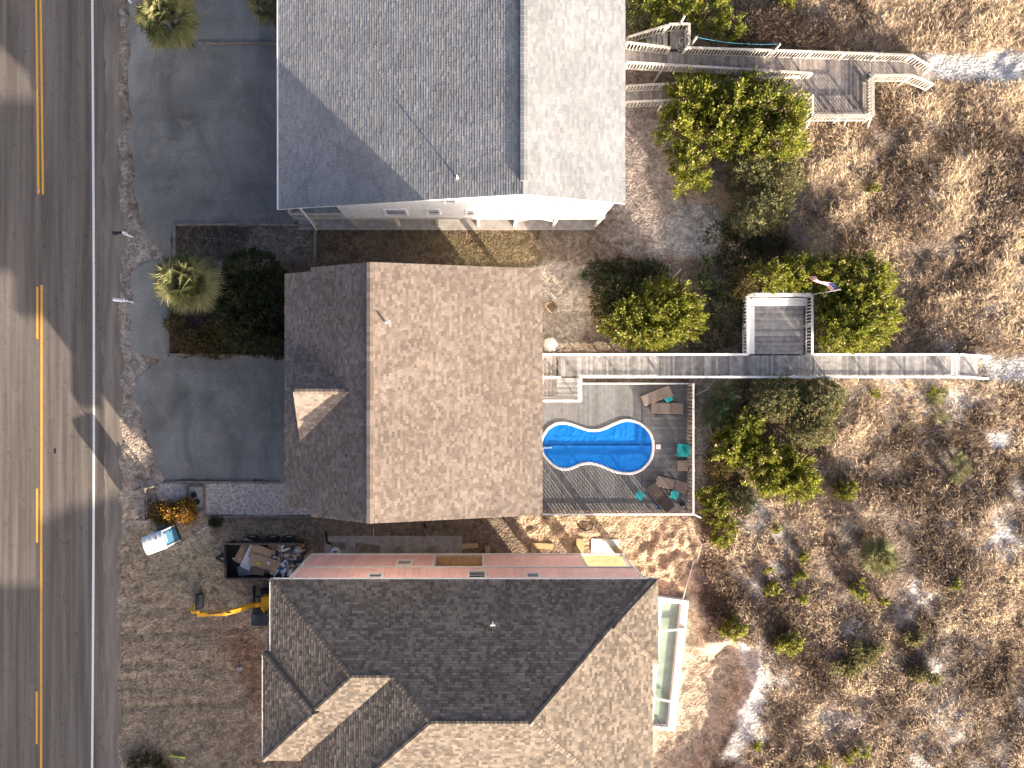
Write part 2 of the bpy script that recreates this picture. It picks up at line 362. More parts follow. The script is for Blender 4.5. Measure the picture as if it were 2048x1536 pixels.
nx, ny = len(xs), len(ys)
me = bpy.data.meshes.new('ground'); idx = np.arange(nx*ny).reshape(ny, nx)
V = np.stack([GX, GY, GZ], -1).reshape(-1, 3)
q = np.stack([idx[:-1, :-1], idx[:-1, 1:], idx[1:, 1:], idx[1:, :-1]], -1).reshape(-1, 4)
me.vertices.add(len(V)); me.vertices.foreach_set('co', V.astype(np.float32).ravel())
me.loops.add(q.size); me.loops.foreach_set('vertex_index', q.astype(np.int32).ravel())
me.polygons.add(len(q)); me.polygons.foreach_set('loop_start', np.arange(0, q.size, 4, dtype=np.int32)); me.polygons.foreach_set('loop_total', np.full(len(q), 4, np.int32))
ca = me.color_attributes.new('Col', 'FLOAT_COLOR', 'POINT')
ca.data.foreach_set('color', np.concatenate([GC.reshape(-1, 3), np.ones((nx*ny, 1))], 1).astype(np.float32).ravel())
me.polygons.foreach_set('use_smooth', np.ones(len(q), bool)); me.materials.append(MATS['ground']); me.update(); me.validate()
ground = struct(link('ground', me))

def jag(pts, amp=.12, step=.35, closed=True):               # irregular edge along a polygon
    out = []
    n = len(pts)
    for i in range(n if closed else n-1):
        a = Vector(pts[i]); b = Vector(pts[(i+1) % n]); L = (b-a).length; k = max(1, int(L/step)); nrm = Vector((-(b-a).y, (b-a).x))/max(L, 1e-6)
        for j in range(k):
            p = a.lerp(b, j/k)
            r = (float(fbm(np.array([p.x*.9]), np.array([p.y*.9]), 4)[0])-.5)*2
            out.append(tuple(p+nrm*amp*r*2))
    return out
def sheet(name, mat, poly, z):
    b = MB(); b.add([(x, y, z) for x, y in poly], [tuple(range(len(poly)))])
    o = b.build(name, mat); o.data.validate()
    if o.data.polygons[0].normal.z < 0: o.data.flip_normals()
    return struct(o)
RL = lambda y: 184+4*math.sin((y+100)/1700*math.pi)     # the white edge line bows slightly, as in the photo
YLN = lambda y: 77+7*math.sin((y-0)/1700*math.pi)
yy = list(range(-700, 2700, 60))
sheet('driveway', 'gravel', jag(PX((258,-40),(556,-60),(600,90),(600,452),(348,452),(345,520),(280,470),(262,330),(256,100)), .2), .006)
sheet('driveway', 'gravel', jag(PX((262,545),(330,520),(336,560),(336,712),(600,716),(600,966),(335,962),(282,850),(268,760),(320,720),(262,700)), .2), .006)
sheet('road_shoulder', 'shoulder', [XY(x, y) for x, y in [(RL(y)-4, y) for y in yy]]+[tuple(p) for p in jag([XY(240, y) for y in yy[::-1]], .30, closed=False)], .002)
road = sheet('road', 'asphalt', [XY(-700, y) for y in yy]+[tuple(p) for p in jag([XY(208, y) for y in yy[::-1]], .16, closed=False)], .010)
def stripe(name, mat, fx, y0, y1, wpx=4.5):
    ys_ = np.linspace(y0, y1, max(2, int(abs(y1-y0)/60)+1)); b = MB(); n = len(ys_)
    b.add([(*XY(fx(y)-wpx/2, y), .015) for y in ys_]+[(*XY(fx(y)+wpx/2, y), .015) for y in ys_], [(n+i, i, i+1, n+i+1) for i in range(n-1)])
    o = b.build(name, mat, road)
    if o.data.polygons[0].normal.z < 0: o.data.flip_normals()
stripe('edge_line', 'white_paint_road', RL, -600, 2600, 4.6)
stripe('centre_line', 'yellow_paint', lambda y: YLN(y)-4.5, -600, 388, 4)
stripe('centre_line', 'yellow_paint', lambda y: YLN(y)+4.5, -600, 389, 4)
stripe('centre_line', 'yellow_paint', lambda y: 83.5-.3*(y-570)/100*.4, 570, 2600, 4.2)
for a_, b_ in ((574, 678), (977, 1085), (1383, 1488), (1790, 1890)): stripe('centre_dash', 'yellow_paint', lambda y: 75-.0015*(y-570), a_, b_, 4.2)
MB().box(W(78.5, 381, .03), (.1, .12, .03)).build('reflector', 'rim_grey', road, bevel=.005)
MB().box(W(110, 902, .016), (.14, .32, .008)).build('tar_patch', 'black_plastic', road)

# ------------------------------------------------------------------ roofs with shingle courses
def clip(poly, px, py, nx_, ny_):               # keep side where (p-P).n >= 0
    out = []
    for i in range(len(poly)):
        a = poly[i]; b = poly[(i+1) % len(poly)]
        da = (a[0]-px)*nx_+(a[1]-py)*ny_; db = (b[0]-px)*nx_+(b[1]-py)*ny_
        if da >= 0: out.append(a)
        if (da >= 0) != (db >= 0): t = da/(da-db); out.append((a[0]+(b[0]-a[0])*t, a[1]+(b[1]-a[1])*t))
    return out
def shingles(mb, pts, course_dir, expo=.143, tw=(.2, .42), th=(.010, .022), holes=()):
    """pts: planar 3D convex polygon; course_dir: horizontal direction along the courses"""
    P = [Vector(p) for p in pts]; u = Vector(course_dir).normalized(); n = Vector((0, 0, 0))
    for i in range(len(P)): n += (P[i]).cross(P[(i+1) % len(P)])
    n.normalize()
    if n.z < 0: n = -n
    v = n.cross(u).normalized()
    if v.z < 0: v = -v
    o = min(P, key=lambda p: p.z)
    Q = [((p-o).dot(u), (p-o).dot(v)) for p in P]
    A = sum(Q[i][0]*Q[(i+1) % len(Q)][1]-Q[(i+1) % len(Q)][0]*Q[i][1] for i in range(len(Q)))
    if A < 0: Q = Q[::-1]
    edges = [(Q[i], Q[(i+1) % len(Q)]) for i in range(len(Q))]
    u0 = min(q[0] for q in Q); u1 = max(q[0] for q in Q); vm = max(q[1] for q in Q); y = min(q[1] for q in Q)
    while y < vm:
        x = u0-random.uniform(0, .3); yb = y+expo*1.04
        while x < u1:
            wd = random.uniform(*tw); poly = [(x+.003, y), (x+wd-.003, y), (x+wd-.003, yb), (x+.003, yb)]
            for a, b in edges:
                nx_, ny_ = -(b[1]-a[1]), b[0]-a[0]
                if any((p[0]-a[0])*nx_+(p[1]-a[1])*ny_ < 0 for p in poly):
                    poly = clip(poly, a[0], a[1], nx_, ny_)
                    if len(poly) < 3: break
            if len(poly) >= 3:
                t = random.choice(th)+random.uniform(-.002, .003); vs = []
                for p in poly: vs.append(o+u*p[0]+v*p[1]+n*(t*(1-(p[1]-y)/expo*.92)+.002))
                low = [i for i in range(len(poly)) if p is not None and abs(poly[i][1]-y) < 1e-6]
                k = len(vs); fs = [tuple(range(k))]
                if len(low) == 2:
                    i, j = low; vs += [o+u*poly[i][0]+v*poly[i][1], o+u*poly[j][0]+v*poly[j][1]]
                    fs.append((k, k+1, j, i))
                mb.add(vs, fs, random.random())
            x += wd
        y += expo
def ridge_caps(parent, mat, p0, p1, wd=.30, step=.26, lift=.0, up=.012):
    """individual cap shingles folded over a ridge or hip"""
    p0 = Vector(p0); p1 = Vector(p1); d = p1-p0; L = d.length; x = d/L; y = Vector((0, 0, 1)).cross(x).normalized(); z = x.cross(y)
    h = step*.54; b = MB()
    for sgn in (-1, 1):
        b.add([(-h, 0, .03), (h, 0, .018), (h, sgn*wd/2, -.012), (-h, sgn*wd/2, 0)], [(0, 1, 2, 3) if sgn > 0 else (3, 2, 1, 0)], .5)
        b.add([(-h, 0, .0), (-h, 0, .03), (-h, sgn*wd/2, 0), (-h, sgn*wd/2, -.03)], [(0, 1, 2, 3)], .5)
    me = [MB() for _ in range(3)]; ms = []
    for k in range(3):
        q = MB(); q.v = list(b.v); q.f = list(b.f); q.a = [(.25, .55, .85)[k]]*len(b.f); ms.append(q.mesh('ridge_cap', mat))
    R = Matrix((x, y, z)).transposed().to_euler(); n = int(L/step)
    for i in range(n): link('ridge_cap', ms[random.randrange(3)], parent, p0+x*(step*(i+.5))+Vector((0, 0, lift+up)), R)
def roof_plate(mb, pts, th=.12):
    n = len(pts); P = [Vector(p) for p in pts]
    nn = sum((P[i].cross(P[(i+1) % n]) for i in range(n)), Vector())
    if nn.z < 0: P = P[::-1]
    vs = P+[p-Vector((0, 0, th)) for p in P]
    mb.add(vs, [tuple(range(n)), tuple(range(n, 2*n))[::-1]]+[(i, i+n, (i+1) % n+n, (i+1) % n) for i in range(n)])
def window(parent, c, wd, ht, axis='x', face=-1, mat='white_paint', deep=.05):
    """wall window facing +-y (axis x) or +-x (axis y); c = centre on the wall face"""
    f = MB(); t = .11; c = Vector(c)
    def bx(b, du, dz, su, sz, out, th):
        if axis == 'x': b.box(c+Vector((du, face*out, dz)), (su, th, sz))
        else: b.box(c+Vector((face*out, du, dz)), (th, su, sz))
    bx(f, 0, ht/2+t/2, wd+2*t, t, .03, .1); bx(f, 0, -ht/2-t/2, wd+2*t+.06, t, .04, .13)
    bx(f, -wd/2-t/2, 0, t, ht, .03, .1); bx(f, wd/2+t/2, 0, t, ht, .03, .1); bx(f, 0, 0, wd, .05, .012, .05)
    o = f.build('window', mat, parent); p = MB(); bx(p, 0, 0, wd, ht, -.005, .03); p.build('pane', 'glass', o); return o

# ---------------- white house with grey roof
RY, NYE = 9.70, 24.5
h1 = thing('white_house', 'white house on posts with large pale grey shingle gable roof', 'house', (-1, 16, 0))
zr, zl, zrr = 8.6, 5.3, 6.6; XR, XL, XE = 2.42, -11.4, 8.2
mb = MB(); roof_plate(mb, [(XL, RY, zl), (XL, NYE, zl), (XR, NYE, zr), (XR, RY, zr)]); roof_plate(mb, [(XR, RY, zr), (XR, NYE, zr), (XE, NYE, zrr), (XE, RY, zrr)])
rf = mb.build('roof', 'white_paint', h1)
mb = MB(); shingles(mb, [(XL, RY, zl), (XL, NYE, zl), (XR, NYE, zr), (XR, RY, zr)], (0, 1, 0), th=(.014, .020))
shingles(mb, [(XR, RY, zr), (XR, NYE, zr), (XE, NYE, zrr), (XE, RY, zrr)], (0, 1, 0), th=(.008, .014))
struct(mb.build('shingles', 'shingle_grey', rf), 'stuff')
mb = MB(); mb.box((XR+.02, (10.4+NYE)/2, zr+.04), (.36, NYE-10.4, .13)); mb.build('ridge_vent', 'shingle_grey', rf)
ridge_caps(rf, 'shingle_grey', (XR+.02, 10.4, zr+.10), (XR+.02, NYE, zr+.10), .38, .28)
mb = MB(); mb.bar((XL-.05, RY, zl-.06), (XL-.05, NYE, zl-.06), .10, .12); mb.build('gutter', 'white_paint', rf)
mb = MB(); p = W(915, 360, 7.5); mb.tube((p.x, p.y, 7.3), (p.x, p.y, 8.35), .05, .05); mb.lathe((p.x, p.y, 7.45), [(.16, -.05), (.12, .03), (.06, .1)]); mb.build('vent_pipe', 'white_paint', rf)
WY = 9.86
# south wall: siding panels above the open ground floor
def rake_z(x): return zl+(x-XL)*(zr-zl)/(XR-XL) if x < XR else zr-(x-XR)*(zr-zrr)/(XE-XR)
wall = MB(); wall.prism([(-8.1, WY+.04), (7.7, WY+.04), (7.7, NYE-.4), (-8.1, NYE-.4)], 2.45, 4.9)
wl = wall.build('wall', 'white_siding', h1)
x = -8.1
while x < 7.7-.01:
    x2 = min(x+.60, 7.7); zb = 2.45 if x2 < 5.05 else 4.45
    if x < 5.0 < x2: x2 = 5.0; zb = 2.45
    b = MB(); b.add([(x+.006, WY, zb), (x2-.006, WY, zb), (x2-.006, WY, rake_z(x2)-.13), (x+.006, WY, rake_z(x)-.13),
                     (x+.006, WY+.05, zb), (x2-.006, WY+.05, zb), (x2-.006, WY+.05, rake_z(x2)-.13), (x+.006, WY+.05, rake_z(x)-.13)],
                    [(0,1,2,3),(7,6,5,4),(0,4,5,1),(1,5,6,2),(2,6,7,3),(3,7,4,0)]); b.build('siding_panel', 'white_siding', wl); x = x2
up = MB(); up.add([(-8.1, WY+.06, 4.9), (7.7, WY+.06, 4.9), (7.7, WY+.06, rake_z(7.7)-.14), (XR, WY+.06, zr-.14), (-8.1, WY+.06, rake_z(-8.1)-.14)], [(0,1,2,3,4)]); up.build('gable_sheathing', 'white_siding', wl)
def wz(py): return H-WY*F/(NY-py)
def h1win(x0, x1, y0, y1):
    za, zb = wz(y1), wz(y0); zc = (za+zb)/2; xc = (XY((x0+x1)/2, 0, zc))[0]; window(h1, (xc, WY, zc), (x1-x0)*(H-zc)/F, min(abs(zb-za), 1.15))
for q in ((772,811,418,428),(856,877,418,426),(935,953,420,428),(1000,1027,422,428),(1120,1146,400,409),(891,909,397,403),(951,969,396,402)): h1win(*q)
# porches, floor frame, posts, slab
mb = MB(); mb.box((-9.7, 11.3, 2.38), (3.2, 2.9, .14)); mb.build('porch_floor', 'grey_wood', h1)
mb = MB(); mb.box((6.4, 11.0, 2.38), (2.9, 2.3, .14)); mb.build('porch_floor', 'grey_wood', h1)
for x0, x1 in ((-11.25, -8.15), (5.05, 7.65)):
    mb = MB(); mb.bar((x0, WY, 2.55), (x1, WY, 2.55), .05, .10); mb.bar((x0, WY, 3.42), (x1, WY, 3.42), .12, .05); pr = mb.build('porch_rail', 'pale_wood', h1)
    for i in range(int((x1-x0)/.14)): ibox('baluster', 'pale_wood', pr, (x0+.07+i*.14, WY, 2.98), (.05, .05, .84))
mb = MB(); mb.bar((-11.3, 9.9, 3.42), (-11.3, 12.8, 3.42), .12, .05); mb.bar((-11.3, 9.9, 2.5), (-11.3, 12.8, 2.5), .05, .1); pr = mb.build('porch_rail', 'pale_wood', h1)
for i in range(20): ibox('baluster', 'pale_wood', pr, (-11.3, 9.97+i*.14, 2.98), (.05, .05, .84))
mb = MB(); mb.bar((-11.3, WY, 2.36), (7.75, WY, 2.36), .10, .20); mb.build('floor_beam', 'pale_wood', h1)
for px in (632, 712, 798, 876, 957, 1029, 1106, 1190):
    p = W(px, 456); mb = MB(); mb.box((p.x, 9.92, 1.14), (.2, .2, 2.28)); mb.build('post', 'pale_wood', h1)
for px, s in ((712, 1), (798, -1), (1029, 1), (1106, -1)):
    p = W(px, 456); mb = MB(); mb.bar((p.x, 9.9, 1.2), (p.x+s*1.2, 9.9, 2.2), .05, .12); mb.build('brace', 'pale_wood', h1)
mb = MB(); p = W(610, 440); mb.path([(-10.2, 9.78, 5.2), (-10.3, 9.75, 2.4), (-10.4, 9.6, .06)], .055, 8); mb.build('downspout', 'white_paint', h1)
mb = MB(); mb.prism([(-11.6, 9.62), (7.6, 9.62), (7.6, 24), (-11.6, 24)], -.15, .05); mb.build('slab', 'concrete', h1)
mb = MB(); mb.prism([(-7.5, 15), (7, 15), (7, 24), (-7.5, 24)], .05, 2.45); mb.build('ground_floor_wall', 'white_siding', h1)

# ---------------- tan roofed house
h2 = thing('tan_roofed_house', 'house with sunlit tan shingle gable roof beside the blue pool', 'house', (-2.5, -1, 0))
zr, ze, zl, zp = 9.85, 7.62, 8.05, 7.45
a0, a1 = XY(740, 524, zr), XY(740, 1047, zr); XR = a0[0]; YN = a0[1]; YS = a1[1]
XE = XY(1085, 0, ze)[0]; XL = XY(622, 0, zl)[0]; XP = XY(567, 0, zp)[0]; YPN = XY(0, 546, zp)[1]; YPS = XY(0, 1016, zp)[1]
right = [(XR, YS, zr), (XE, YS, ze), (XE, YN, ze), (XR, YN, zr)]; left = [(XL, YS, zl), (XR, YS, zr), (XR, YN, zr), (XL, YN, zl)]
zpi = zl-.02; porch = [(XP, YPS, zp-.25), (XL+.02, YPS, zpi), (XL+.02, YPN, zpi), (XP, YPN, zp-.25)]
mb = MB(); roof_plate(mb, right); roof_plate(mb, left); roof_plate(mb, porch); rf = mb.build('roof', 'cream_trim', h2)
mb = MB(); shingles(mb, right, (0, 1, 0), .143, (.13, .30), (.007, .016)); shingles(mb, left, (0, 1, 0), .143, (.13, .30)); shingles(mb, porch, (0, 1, 0), .143, (.13, .30))
# hipped cross roof over the entrance
def onleft(x): return zl+(x-XL)*(zr-zl)/(XR-XL) if x > XL else zpi-(XL-x)*(zpi-zp+.25)/(XL-XP)
R2 = W(702, 783, 8.95); R2.z = onleft(R2.x)+.02; R1 = W(586, 783, R2.z); A3 = W(600, 884, 7.7); A3.z = onleft(A3.x)+.02; A4 = W(600, 690, 7.7); A4.z = onleft(A4.x)+.02
R1.y = R2.y
c = MB(); roof_plate(c, [R1, A3, R2], .1); roof_plate(c, [R1, R2, A4], .1); roof_plate(c, [A4, A3, R1], .1); cg = c.build('entrance_roof', 'roof_deck', h2)
c = MB(); shingles(c, [R1, A3, R2], (1, 0, 0), .143, (.13, .30), (.008, .016)); shingles(c, [R1, R2, A4], (1, 0, 0), .143, (.13, .30)); shingles(c, [A4, A3, R1], (A4-A3), .143, (.13, .30)); struct(c.build('shingles', 'shingle_tan', cg), 'stuff')
ridge_caps(cg, 'shingle_tan', R1+Vector((.1, 0, .01)), R2, .30, .26)
struct(mb.build('shingles', 'shingle_tan', rf), 'stuff')
mb = MB(); mb.box((XR+.02, (YN+YS)/2, zr+.03), (.34, (YN-YS)-1.6, .11)); mb.build('ridge_vent', 'shingle_tan', rf)
ridge_caps(rf, 'shingle_tan', (XR+.02, YS+.03, zr+.09), (XR+.02, YN-.03, zr+.09), .36, .25)
p = W(771, 645, 9.65); mb = MB(); mb.lathe((p.x, p.y, 9.55), [(.15, -.1), (.13, .06), (.06, .14), (.06, .42), (.035, .42), (.035, .2)], 14); mb.box((p.x+.12, p.y, 9.63), (.25, .3, .02)); mb.build('vent_pipe', 'rim_grey', rf, smooth=False)
p = W(693, 911, 9.1); mb = MB(); mb.lathe((p.x, p.y, 8.85), [(.12, -.2), (.1, .12), (.05, .2), (.05, .42)], 12); mb.build('vent_pipe', 'steel_black', rf)
mb = MB(); mb.prism([(XL+.4, YS+.45), (XE-.5, YS+.45), (XE-.5, YN-.45), (XL+.4, YN-.45)], 2.5, 7.5); mb.build('wall', 'cream_trim', h2)
for s, y in ((1, YN-.45), (-1, YS+.45)):
    mb = MB(); mb.add([(XL+.4, y, 7.5), (XE-.5, y, 7.5), (XE-.5, y, 7.6), (XR, y, zr-.15), (XL+.4, y, zl+.05)], [(0, 1, 2, 3, 4)]); mb.build('gable_wall', 'cream_trim', h2)
mb = MB(); mb.prism([(XL+1.2, YS+1.2), (XE-2.2, YS+1.2), (XE-2.2, YN-1.2), (XL+1.2, YN-1.2)], -.2, 2.5); mb.build('ground_floor_wall', 'cream_trim', h2)
for x in (XP+.35, XL-.2):
    for y in (YPS+.4, (YPS+YPN)/2-2, (YPS+YPN)/2+2, YPN-.4): ibox('post', 'cream_trim', h2, (x, y, 3.55), (.22, .22, 7.1))
for y in (YS+.7, -3.5, 0, YN-.7): ibox('post', 'piling', h2, (XE-.7, y, 1.2), (.25, .25, 2.6))
mb = MB(); mb.box((XP+.95, (YPS+YPN)/2, 2.6), (1.6, YPN-YPS-.6, .2)); mb.build('porch_floor', 'grey_wood', h2)
for y in (-5, -1.5, 2.5): window(h2, (XE-.5, y, 5.2), 1.0, 1.3, 'y', 1)

# ---------------- pink house under construction
h3 = thing('pink_house', 'pink boarded house on pilings with dark brown hip roof', 'house', (-1, -17, 0))
E3, mN = 8.5, .335
YE, XW, XEe = -10.60, -10.93, 9.25
def hz(d): return E3+mN*d
D = 6.55; zR = hz(D); YR = YE-D; A = Vector((XW+8.62, YR, zR)); B = Vector((XEe-D-.05, YR, zR))
d1 = 4.55; P1 = Vector((XW+d1, YE-d1, hz(d1)))             # west end of the wing ridge
P2 = Vector((A.x-(D-d1), YE-d1, hz(d1)))                   # east end of the wing ridge (meets main west face)
YB = YR-D; NW = Vector((XW, YE, E3)); NE = Vector((XEe, YE, E3)); SE = Vector((XEe, YB, E3))
XW3 = A.x-D; SW3 = Vector((XW3, YB, E3))                   # main west face eave
ov = .5; VB = Vector((P2.x-d1-ov, P2.y-d1-ov, E3-ov*mN)); SWs = Vector((XW-ov, YE-2*d1-ov, E3-ov*mN))
north = [NW, NE, B, A, P2, P1]; east = [NE, SE, B]; south = [SE, SW3, A, B]; west = [NW, SWs, P1]; strip = [SWs, VB, P2, P1]; west2 = [P2, VB, SW3, A]
VBx = VB
mb = MB()
TM = Vector((P2.x, YE, E3)); northL = [NW, TM, P2, P1]; northR = [TM, NE, B, A, P2]
for f in (northL, northR, east, south, west, strip, [P2, VB, SW3, A]): roof_plate(mb, f)
# slightly proud porch roof on the west and bay roof on the north-east corner
oW = -.40; F1 = Vector((XW+oW, -14.45, E3)); F2 = Vector((XW+oW, SWs.y+.02, E3)); dm = (F1.y-F2.y)/2; F3 = Vector((F1.x+dm, (F1.y+F2.y)/2, hz(dm))); F4 = Vector((XW+d1, YE-d1, hz(d1)))
F5 = F1+Vector((dm, -dm, 0)); 
c = MB(); roof_plate(c, [F1, F2, F3])
roof_plate(c, [F1, F3, Vector((XW+dm*.97, F3.y+.12, hz(dm*.97))), Vector((XW, -14.35, E3))])
roof_plate(c, [F2, Vector((VB.x, F2.y, E3)), F3]); c.build('porch_roof', 'shingle_brown', h3)
rf = mb.build('roof', 'cream_trim', h3)
mb = MB(); kw = dict(expo=.143, tw=(.13, .29))
shingles(mb, northL, (1, 0, 0), th=(.006, .010), **kw); shingles(mb, northR, (1, 0, 0), th=(.006, .010), **kw); shingles(mb, east, (0, 1, 0), **kw); shingles(mb, south, (1, 0, 0), **kw)
shingles(mb, west, (0, 1, 0), th=(.013, .018), **kw); shingles(mb, strip, (1, 0, 0), th=(.008, .016), **kw); shingles(mb, [P2, VB, SW3, A], (0, 1, 0), th=(.013, .018), **kw)
shingles(mb, [F1, F2, F3], (0, 1, 0), th=(.013, .018), **kw)
shingles(mb, [F2, Vector((VB.x, F2.y, E3)), F3], (1, 0, 0), th=(.008, .016), **kw)
G1 = Vector((XEe+.28, YE+.02, E3+.03)); G2 = Vector((XEe+.28, YE-4.45, E3+.03)); G3 = Vector((XEe-2.2, YE-2.25, hz(2.45)))
c = MB(); roof_plate(c, [G1, G2, G3], .12); roof_plate(c, [G1, G3, Vector((XEe-2.4, YE+.02-.0, E3-.1))], .05); bay = c.build('bay_roof', 'shingle_brown', h3)
shingles(mb, [G1, G2, G3], (0, 1, 0), **kw); shingles(mb, [G1, G3, Vector((XEe-2.4, YE+.02, E3-.1))], (1, 0, .02), **kw)
struct(mb.build('shingles', 'shingle_brown', rf), 'stuff')
for p, q in ((NW, P1), (P1, P2), (P2, A), (A, B), (NE, B), (B, SE), (SW3, A), (SWs, P1), (F1, F3), (F2, F3), (G2, G3)): ridge_caps(rf, 'shingle_brown', p+Vector((0, 0, .01)), q+Vector((0, 0, .01)), .26, .21)
p = W(986, 1254, 9.9); mb = MB(); z0 = hz(YE-p.y); mb.tube((p.x, p.y, z0-.1), (p.x, p.y, z0+.42), .05); mb.tube((p.x-.12, p.y, z0+.42), (p.x+.12, p.y, z0+.42), .05); mb.build('vent_pipe', 'white_paint', rf)
mb = MB(); mb.bar((XW, YE+.03, E3-.06), (XEe+.2, YE+.03, E3-.06), .05, .14); mb.build('fascia', 'cream_trim', rf)
mb = MB(); mb.bar((XW-.03, YE, E3-.06), (XW-.03, -14.4, E3-.06), .05, .14); mb.bar((XW+oW-.03, -14.4, E3-.06), (XW+oW-.03, F2.y, E3-.06), .05, .14); mb.build('fascia', 'cream_trim', rf)
WN, WW, WE, ZB, ZM, ZT = -10.76, -10.15, 8.95, 2.65, 5.62, 8.38
RC = ((-2.5, .30), (6.3, WE))                               # recessed porches in the lower storey
# core (behind the boards)
mb = MB(); mb.prism([(WW+.05, WN-.06), (WE-.05, WN-.06), (WE-.05, -22.5), (-8.2, -22.5), (-8.2, -19), (WW+.05, -19)], ZM+.02, ZT-.05); mb.build('upper_wall', 'pink_siding', h3)
mb = MB(); mb.prism([(WW+.05, WN-2.0), (6.3, WN-2.0), (6.3, -18.2), (WW+.05, -18.2)], ZB, ZM); mb.build('lower_wall', 'pink_siding', h3)
for x0, x1 in ((WW+.05, RC[0][0]), (RC[0][1], RC[1][0])):
    mb = MB(); mb.prism([(x0, WN-.06), (x1, WN-.06), (x1, WN-2.02), (x0, WN-2.02)], ZB, ZM); mb.build('lower_wall', 'pink_siding', h3)
for x0, x1 in RC:
    mb = MB(); mb.prism([(x0+.02, WN+.02), (x1-.02, WN+.02), (x1-.02, WN-1.98), (x0+.02, WN-1.98)], ZB-.1, ZB+.06); fl = mb.build('porch_floor', 'lumber', h3)
    y = WN-.06
    while y > WN-1.9: ibox('board', 'lumber', fl, ((x0+x1)/2, y, ZB+.075), (x1-x0-.1, .135, .03)); y -= .14
def panels(x0, x1, z0, z1, wd=.40):
    n = max(1, round((x1-x0)/wd))
    for i in range(n):
        xa = x0+(x1-x0)*i/n; xb = x0+(x1-x0)*(i+1)/n
        ibox('siding_panel', 'pink_siding', h3, ((xa+xb)/2, WN-.02, (z0+z1)/2), ((xb-xa)-.012, .05, z1-z0))
panels(WW+.12, RC[0][0]-.12, ZB+.1, ZM-.08); panels(RC[0][1]+.12, RC[1][0]-.12, ZB+.1, ZM-.08); panels(WW+.12, WE-.1, ZM+.1, ZT-.02)
mb = MB(); mb.bar((WW, WN+.02, ZM), (WE, WN+.02, ZM), .1, .17); mb.build('band_board', 'cream_trim', h3)
for x0, x1 in ((WW, RC[0][0]), (RC[0][1], RC[1][0]), (RC[0][0], RC[0][1]), (RC[1][0], WE)):
    mb = MB(); mb.bar((x0, WN+.022, ZB), (x1, WN+.022, ZB), .1, .18); mb.build('band_board', 'cream_trim', h3)
for x, za, zb in ((WW+.05, ZB+.09, ZM-.09), (WW+.05, ZM+.09, ZT), (WE-.05, ZM+.09, ZT), (RC[0][0]-.05, ZB+.09, ZM-.09), (RC[0][1]+.05, ZB+.09, ZM-.09), (RC[1][0]-.05, ZB+.09, ZM-.09)):
    mb = MB(); mb.box((x, WN+.015, (za+zb)/2), (.15, .12, zb-za)); mb.build('corner_board', 'cream_trim', h3)
ibox('post', 'cream_trim', h3, (WE-.1, WN-.1, (ZB+ZM)/2), (.16, .16, ZM-ZB-.1))
def wz3(py): return H+WN*F/(py-NY)
for x0, x1, ya, yb in ((797,821,1123,1131),(739,762,1151,1157.5),(939,969,1146,1157.5),(1055,1077,1150,1157)):
    za, zb = wz3(ya), wz3(yb); zc = (za+zb)/2; window(h3, (XY((x0+x1)/2, 0, zc)[0], WN+.01, zc), (x1-x0)*(H-zc)/F, min(1.2, zb-za), 'x', 1, 'cream_trim')
for px in (632, 720, 800, 865, 975, 1065, 1150, 1230):
    for y in (WN-.25, -15, -18): 
        ibox('piling', 'piling', h3, (XY(px, 0, 0)[0]*1.0, y, 1.25), (.3, .3, 2.75+.0))
mb = MB(); mb.prism([(-9.9, -10.2), (-1.0, -10.2), (-1.0, -18), (-9.9, -18)], -.2, .045); mb.build('slab', 'concrete', h3)
mb = MB(); mb.prism([(-9.2, -11.6), (2.5, -11.6), (2.5, -18.0), (-9.2, -18.0)], 0, ZB); mb.build('ground_floor_wall', 'lumber', h3)
mb = MB(); mb.box((-10.75, -19.6, 5.9), (1.3, 2.6, .3)); mb.build('porch_floor', 'lumber', h3)  # unseen slab under the eave, added to cast a shadow on the road
for y in (-14.7, -18.0): ibox('post', 'cream_trim', h3, (-11.0, min(y, -14.7), 4.2), (.18, .18, 8.4))
mb = MB(); mb.prism([(-10.9, -18.05), (-9, -18.05), (-9, -14.6), (-10.9, -14.6)], ZB, 8.3); mb.build('entrance_wall', 'pink_siding', h3)

# ---------------- neighbour to the south (outside the frame; roof outline shaped to cast the road shadow)
h4 = thing('neighbour_house', 'unseen neighbouring house south of the pink house, flat roof shaped to shade the road', 'house', (0, -44, 0))
rp = [(-7.2, -34.8), (-5.0, -33.8), (-1.6, -32.9), (6, -32.6), (8, -34), (8, -58), (-11.1, -58), (-9.8, -52.6), (-11.1, -49.8), (-11.1, -48.2), (-9.8, -48.0), (-11.1, -44.6), (-11.1, -43.6), (-9.7, -43.5), (-11.4, -39.3), (-11.4, -38.8), (-7.1, -38.8)]
rp = [(x, y-2.9) for x, y in rp]
mb = MB(); mb.prism(rp, 8.2, 8.6); mb.build('roof', 'shingle_brown', h4)
mb = MB(); mb.prism([(-7.0, -38.1), (-4.9, -37.1), (-1.5, -36.2), (7.6, -37.1), (7.6, -60.4), (-9.4, -60.4), (-9.4, -42.1), (-7.0, -42.1)], -.1, 8.2); mb.build('wall', 'cream_trim', h4)
